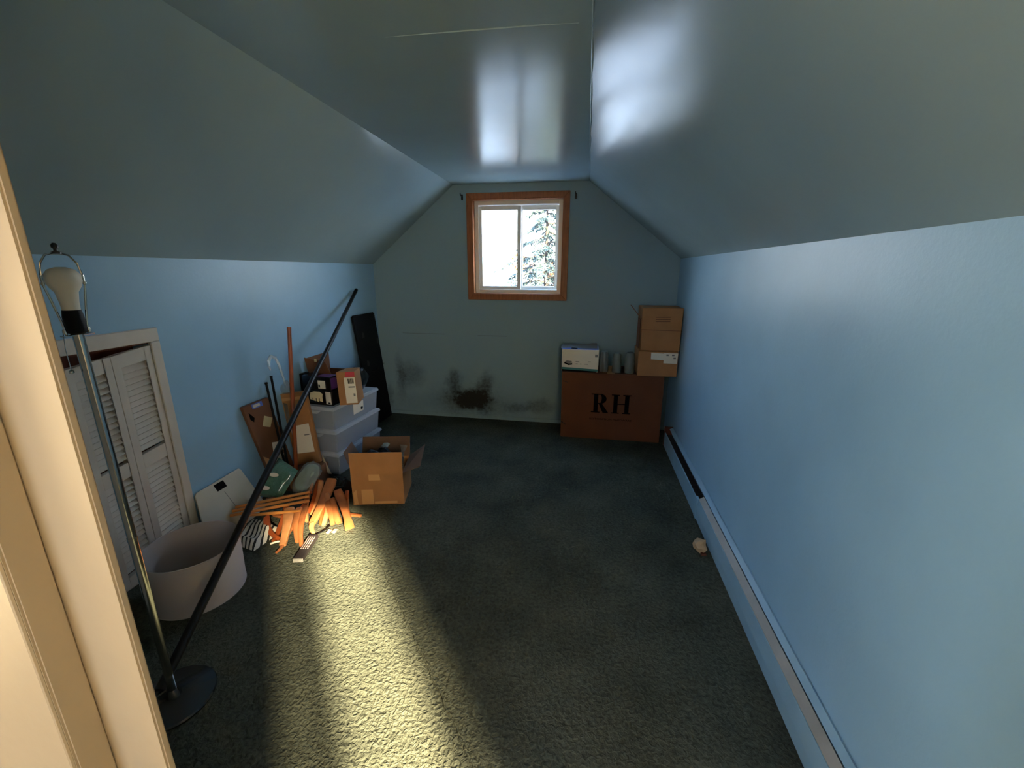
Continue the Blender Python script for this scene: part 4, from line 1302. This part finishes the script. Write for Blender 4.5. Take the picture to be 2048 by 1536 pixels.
# ------------------------------------------------------------------ tall black case in the corner
bc = thing('black_case', (-1.91, 3.48, 0), 'tall narrow black case leaning in the far left corner beside the gable wall', 'case')
CA = [Vector((-1.870, 3.36, 0.002)), Vector((-1.850, 3.715, 0.002)), Vector((-1.928, 3.665, 1.022)), Vector((-1.948, 3.31, 1.022))]
MB().slab(CA, (-0.018, 0, 0)).build('body', M_black, bc, bevel=0.009, bseg=3)
NQ = CA
for (u, v) in ((0.25, 0.80), (0.25, 0.55), (0.86, 0.72)):
    decal(bc, 'scuffed_latch', NQ, [(u, v), (u + 0.10, v), (u + 0.10, v + 0.04), (u + 0.02, v + 0.05)], M_remote)
MB().lathe([(0.003, 0), (0.006, 0.003), (0.003, 0.007)], (-1.924, 3.64, 1.000), 10).build('rivet', M_chrome, bc)
MB().lathe([(0.003, 0), (0.006, 0.003), (0.003, 0.007)], (-1.888, 3.69, 0.53), 10).build('rivet', M_chrome, bc)
MB().tube([onq(CA, 0.38, 0.50, 0.004), onq(CA, 0.40, 0.50, 0.03), onq(CA, 0.60, 0.50, 0.03), onq(CA, 0.62, 0.50, 0.004)], 0.008, 8).build('handle', M_black, bc, smooth=True)

# ------------------------------------------------------------------ boxes at the right end
RX0, RX1, RY0, RY1, RZ = -0.172, 0.652, 3.452, 3.772, 0.580
rh = thing('moving_box', (0.24, 3.6, 0), 'large brown carton with big black letters R H on its front', 'box')
rb = MB()
rb.hexa([(RX0 + 0.006, RY0, 0.001), (RX1 + 0.006, RY0, 0.001), (RX1 + 0.004, RY1, 0.001), (RX0, RY1, 0.001), (RX0, RY0, RZ), (RX1, RY0, RZ), (RX1, RY1, RZ), (RX0, RY1, RZ)])
rb.build('body', M_card_red, rh, bevel=0.004, bseg=2)
yf = RY0 - 0.0006


def glyph(name, shapes):
    b = MB()
    for pts in shapes:
        b.poly_prism([(x, yf, z) for x, z in pts], (0, -0.0008, 0))
    return b.build(name, M_ink, rh)


def rect(x0, x1, z0, z1):
    return [(x0, z0), (x1, z0), (x1, z1), (x0, z1)]


gx, gz, H = 0.083, 0.240, 0.165
# letter R
shapes = [rect(gx + 0.020, gx + 0.055, gz, gz + H), rect(gx, gx + 0.072, gz, gz + 0.008), rect(gx, gx + 0.060, gz + H - 0.008, gz + H)]
bowl_o, bowl_i = [], []
for k in range(13):
    a = -PI / 2 + PI * k / 12
    bowl_o.append((gx + 0.074 + 0.050 * math.cos(a), gz + H - 0.043 + 0.043 * math.sin(a)))
    bowl_i.append((gx + 0.072 + 0.012 * math.cos(a), gz + H - 0.043 + 0.036 * math.sin(a)))
for k in range(12):
    shapes.append([bowl_o[k], bowl_o[k + 1], bowl_i[k + 1], bowl_i[k]])
shapes += [rect(gx + 0.048, gx + 0.074, gz + H - 0.008, gz + H), rect(gx + 0.048, gx + 0.074, gz + H - 0.086, gz + H - 0.079)]
shapes.append([(gx + 0.060, gz + H - 0.083), (gx + 0.088, gz + H - 0.083), (gx + 0.142, gz + 0.004), (gx + 0.148, gz), (gx + 0.098, gz)])
glyph('letter_r', shapes)
# letter H
hx = gx + 0.165
shapes = [rect(hx + 0.017, hx + 0.051, gz, gz + H), rect(hx, hx + 0.066, gz, gz + 0.008), rect(hx, hx + 0.066, gz + H - 0.008, gz + H),
          rect(hx + 0.109, hx + 0.143, gz, gz + H), rect(hx + 0.092, hx + 0.158, gz, gz + 0.008), rect(hx + 0.092, hx + 0.158, gz + H - 0.008, gz + H),
          rect(hx + 0.046, hx + 0.112, gz + H * 0.48, gz + H * 0.48 + 0.007)]
glyph('letter_h', shapes)


def text(body, size, loc, rot, mat_, parent, name='lettering', width=None):
    cu = bpy.data.curves.new(name, 'FONT')
    cu.body = body
    cu.size = size
    cu.extrude = 0.0003
    cu.resolution_u = 2
    to = bpy.data.objects.new(name, cu)
    COL.objects.link(to)
    bpy.context.view_layer.update()
    me = bpy.data.meshes.new_from_object(to.evaluated_get(bpy.context.evaluated_depsgraph_get()))
    bpy.data.objects.remove(to)
    bpy.data.curves.remove(cu)
    xs = [v.co.x for v in me.vertices]
    s = width / (max(xs) - min(xs)) if width else 1
    R_ = rot.to_matrix() if hasattr(rot, 'to_matrix') else rot
    base = world_loc(parent)
    for v in me.vertices:
        c = Vector(((v.co.x - min(xs)) * s, v.co.y, v.co.z))
        v.co = R_ @ c + Vector(loc) - base
    me.materials.clear()
    me.materials.append(mat_)
    o = bpy.data.objects.new(name, me)
    COL.objects.link(o)
    o.parent = parent
    return o


from mathutils import Euler
text('RESTORATION HARDWARE', 0.022, (0.075, yf - 0.0004, 0.176), Euler((PI / 2, 0, 0)), M_ink, rh, width=0.345)
patch(rh, 'tape_strip', [(RX0 + 0.01, yf, 0.50), (RX0 + 0.05, yf, 0.49), (RX0 + 0.05, yf, 0.495), (RX0 + 0.01, yf, 0.505)], (0, -0.0006, 0), M_wrap)
patch(rh, 'tape_strip', [(RX0 + 0.002, yf, 0.142), (RX0 + 0.05, yf, 0.110), (RX0 + 0.052, yf, 0.116), (RX0 + 0.004, yf, 0.150)], (0, -0.0006, 0), M_wrap)
MB().box(0.20, 0.26, RY0 + 0.002, RY1 - 0.002, RZ, RZ + 0.0008).build('tape_strip', M_tape, rh)

# printer carton
PX0, PX1, PY0, PY1, PZ0, PZ1 = -0.178, 0.124, 3.482, 3.690, RZ + 0.0012, 0.768
pb = thing('printer_box', (-0.027, 3.586, PZ0), 'white carton with a small printer picture and blue top on the lettered box', 'box')
MB().box(PX0, PX1, PY0, PY1, PZ0, PZ1).build('body', M_label, pb, bevel=0.002)
QP = [(PX0, PY0, PZ0), (PX1, PY0, PZ0), (PX1, PY0, PZ1), (PX0, PY0, PZ1)]
decal(pb, 'teal_band', QP, [(0.01, 0.02), (0.99, 0.02), (0.99, 0.13), (0.01, 0.19)], M_teal)
decal(pb, 'dark_band', QP, [(0.01, 0.005), (0.95, 0.005), (0.95, 0.04), (0.01, 0.09)], M_ink, off=0.0014)
for uv in ([(0.07, 0.36), (0.18, 0.28), (0.29, 0.31), (0.29, 0.38), (0.20, 0.36), (0.07, 0.42)],
           [(0.08, 0.43), (0.14, 0.49), (0.27, 0.47), (0.29, 0.40), (0.20, 0.37)]):
    MB().poly_prism([onq(QP, u, v, 0.0004) for u, v in uv], (0, -0.0008, 0)).build('printed_printer', M_ink if uv[0][1] < 0.4 else M_grey, pb)
decal(pb, 'badge', QP, [(0.90, 0.68), (0.97, 0.68), (0.97, 0.80), (0.90, 0.80)], M_grey)
for u, v, l in ((0.38, 0.44, 0.10), (0.38, 0.34, 0.06), (0.50, 0.34, 0.04), (0.62, 0.34, 0.10), (0.72, 0.45, 0.08)):
    decal(pb, 'printed_line', QP, [(u, v), (u + l, v), (u + l, v + 0.02), (u, v + 0.02)], M_wrap)
QT = [(PX0, PY0, PZ1), (PX1, PY0, PZ1), (PX1, PY1, PZ1), (PX0, PY1, PZ1)]
decal(pb, 'top_print', QT, [(0.01, 0.02), (0.99, 0.02), (0.99, 0.98), (0.01, 0.98)], M_blueprint)
decal(pb, 'top_dark_print', QT, [(0.25, 0.10), (0.42, 0.10), (0.40, 0.5), (0.25, 0.5)], M_ink, off=0.0014)
fl_ = MB().grid(lambda u, v: (-0.19 + 0.30 * u, 3.52 + 0.20 * v, 0.7705 + 0.012 * u * v + 0.006 * math.sin(u * 5) ** 2), 8, 4)
o = fl_.build('folded_leaflet', M_grey, smooth=True, loc=(-0.04, 3.62, 0.7705))
tag(o, 'dark grey folded leaflet lying on the printer carton', 'leaflet')

# three wrapped bottles
for k, (x, y, h, r, lab) in enumerate(((0.170, 3.53, 0.178, 0.037, 'clear wrapped jar next to the printer carton'), (0.274, 3.515, 0.166, 0.035, 'clear wrapped jar in the middle of the three'),
                                       (0.378, 3.52, 0.176, 0.040, 'clear wrapped jar next to the stacked cartons'))):
    z0 = RZ + 0.001
    jr = thing('wrapped_jar', (x, y, z0), lab, 'jar', 'wrapped jars on the lettered box')
    MB().lathe([(r * 0.92, 0.001), (r, 0.012), (r * 0.97, h * 0.5), (r * 0.82, h * 0.86), (r * 0.6, h * 0.95)], (x, y, z0), 20).build('body', M_jar, jr, smooth=True)
    b = MB().lathe([(r * 1.05, 0.0005), (r * 1.10, 0.016), (r * 1.05, h * 0.3), (r * 1.09, h * 0.5), (r * 1.0, h * 0.75), (r * 0.9, h * 0.93), (r * 0.5, h)], (x, y, z0), 20)
    for v in b.bm.verts:
        v.co += Vector((noise.noise(v.co * 60), noise.noise(v.co * 60 + Vector((9, 0, 0))), 0)) * 0.006
    b.build('wrapping', M_wrap, jr, smooth=True)
tg = MB().hexa([(0.355, 3.56, 0.765), (0.43, 3.56, 0.755), (0.43, 3.60, 0.755), (0.355, 3.60, 0.765), (0.36, 3.56, 0.785), (0.43, 3.56, 0.768), (0.43, 3.60, 0.768), (0.36, 3.60, 0.785)])
tg.bm.verts.ensure_lookup_table()

# stacked cartons at the right wall
z0 = RZ + 0.0012
k1 = thing('small_carton', (0.585, 3.57, z0), 'small brown carton with two white labels, under the taller carton', 'carton', 'cartons stacked at the right wall')
H5 = [(0.434, 3.425, z0), (0.738, 3.432, z0), (0.738, 3.715, z0), (0.434, 3.71, z0), (0.430, 3.425, 0.783), (0.735, 3.432, 0.783), (0.735, 3.715, 0.783), (0.430, 3.71, 0.783)]
MB().hexa(H5).build('body', M_card, k1, bevel=0.003)
Q5 = [H5[0], H5[1], H5[5], H5[4]]
lbl = decal(k1, 'label', Q5, [(0.32, 0.68), (0.66, 0.66), (0.66, 0.93), (0.32, 0.95)], M_label)
lbl = decal(k1, 'label', Q5, [(0.64, 0.54), (0.98, 0.53), (0.99, 0.95), (0.64, 0.95)], M_label)
for (u, v) in ((0.70, 0.84), (0.84, 0.84), (0.88, 0.72)):
    decal(lbl, 'label_print', Q5, [(u, v), (u + 0.06, v), (u + 0.06, v + 0.06), (u, v + 0.06)], M_grey, off=0.0014)
k2 = thing('tall_carton', (0.59, 3.57, 0.784), 'taller brown carton on top of the stack in the right corner', 'carton', 'cartons stacked at the right wall')
H6 = [(0.442, 3.438, 0.784), (0.742, 3.445, 0.784), (0.742, 3.705, 0.784), (0.442, 3.70, 0.784), (0.436, 3.438, 1.122), (0.743, 3.445, 1.122), (0.743, 3.705, 1.122), (0.436, 3.70, 1.122)]
MB().hexa(H6).build('body', M_card, k2, bevel=0.004)
Q6 = [H6[0], H6[1], H6[5], H6[4]]
decal(k2, 'crease_strip', Q6, [(0.0, 0.485), (1.0, 0.475), (1.0, 0.49), (0.0, 0.50)], M_card_dark)
for v in (0.68, 0.73, 0.78):
    decal(k2, 'printed_line', Q6, [(0.34, v), (0.70, v + 0.005), (0.70, v + 0.017), (0.34, v + 0.012)], M_brown_board)
MB().slab([(0.436, 3.46, 1.03), (0.436, 3.52, 1.03), (0.350, 3.52, 1.135), (0.350, 3.46, 1.135)], (0.003, 0, 0.003)).build('bent_flap', M_card_dark, k2)
MB().slab([(0.4325, 3.46, 0.80), (0.4325, 3.62, 0.80), (0.4325, 3.62, 1.03), (0.4325, 3.46, 1.03)], (-0.004, 0, 0)).build('side_flap', M_card_dark, k2)
tg.bm.free()
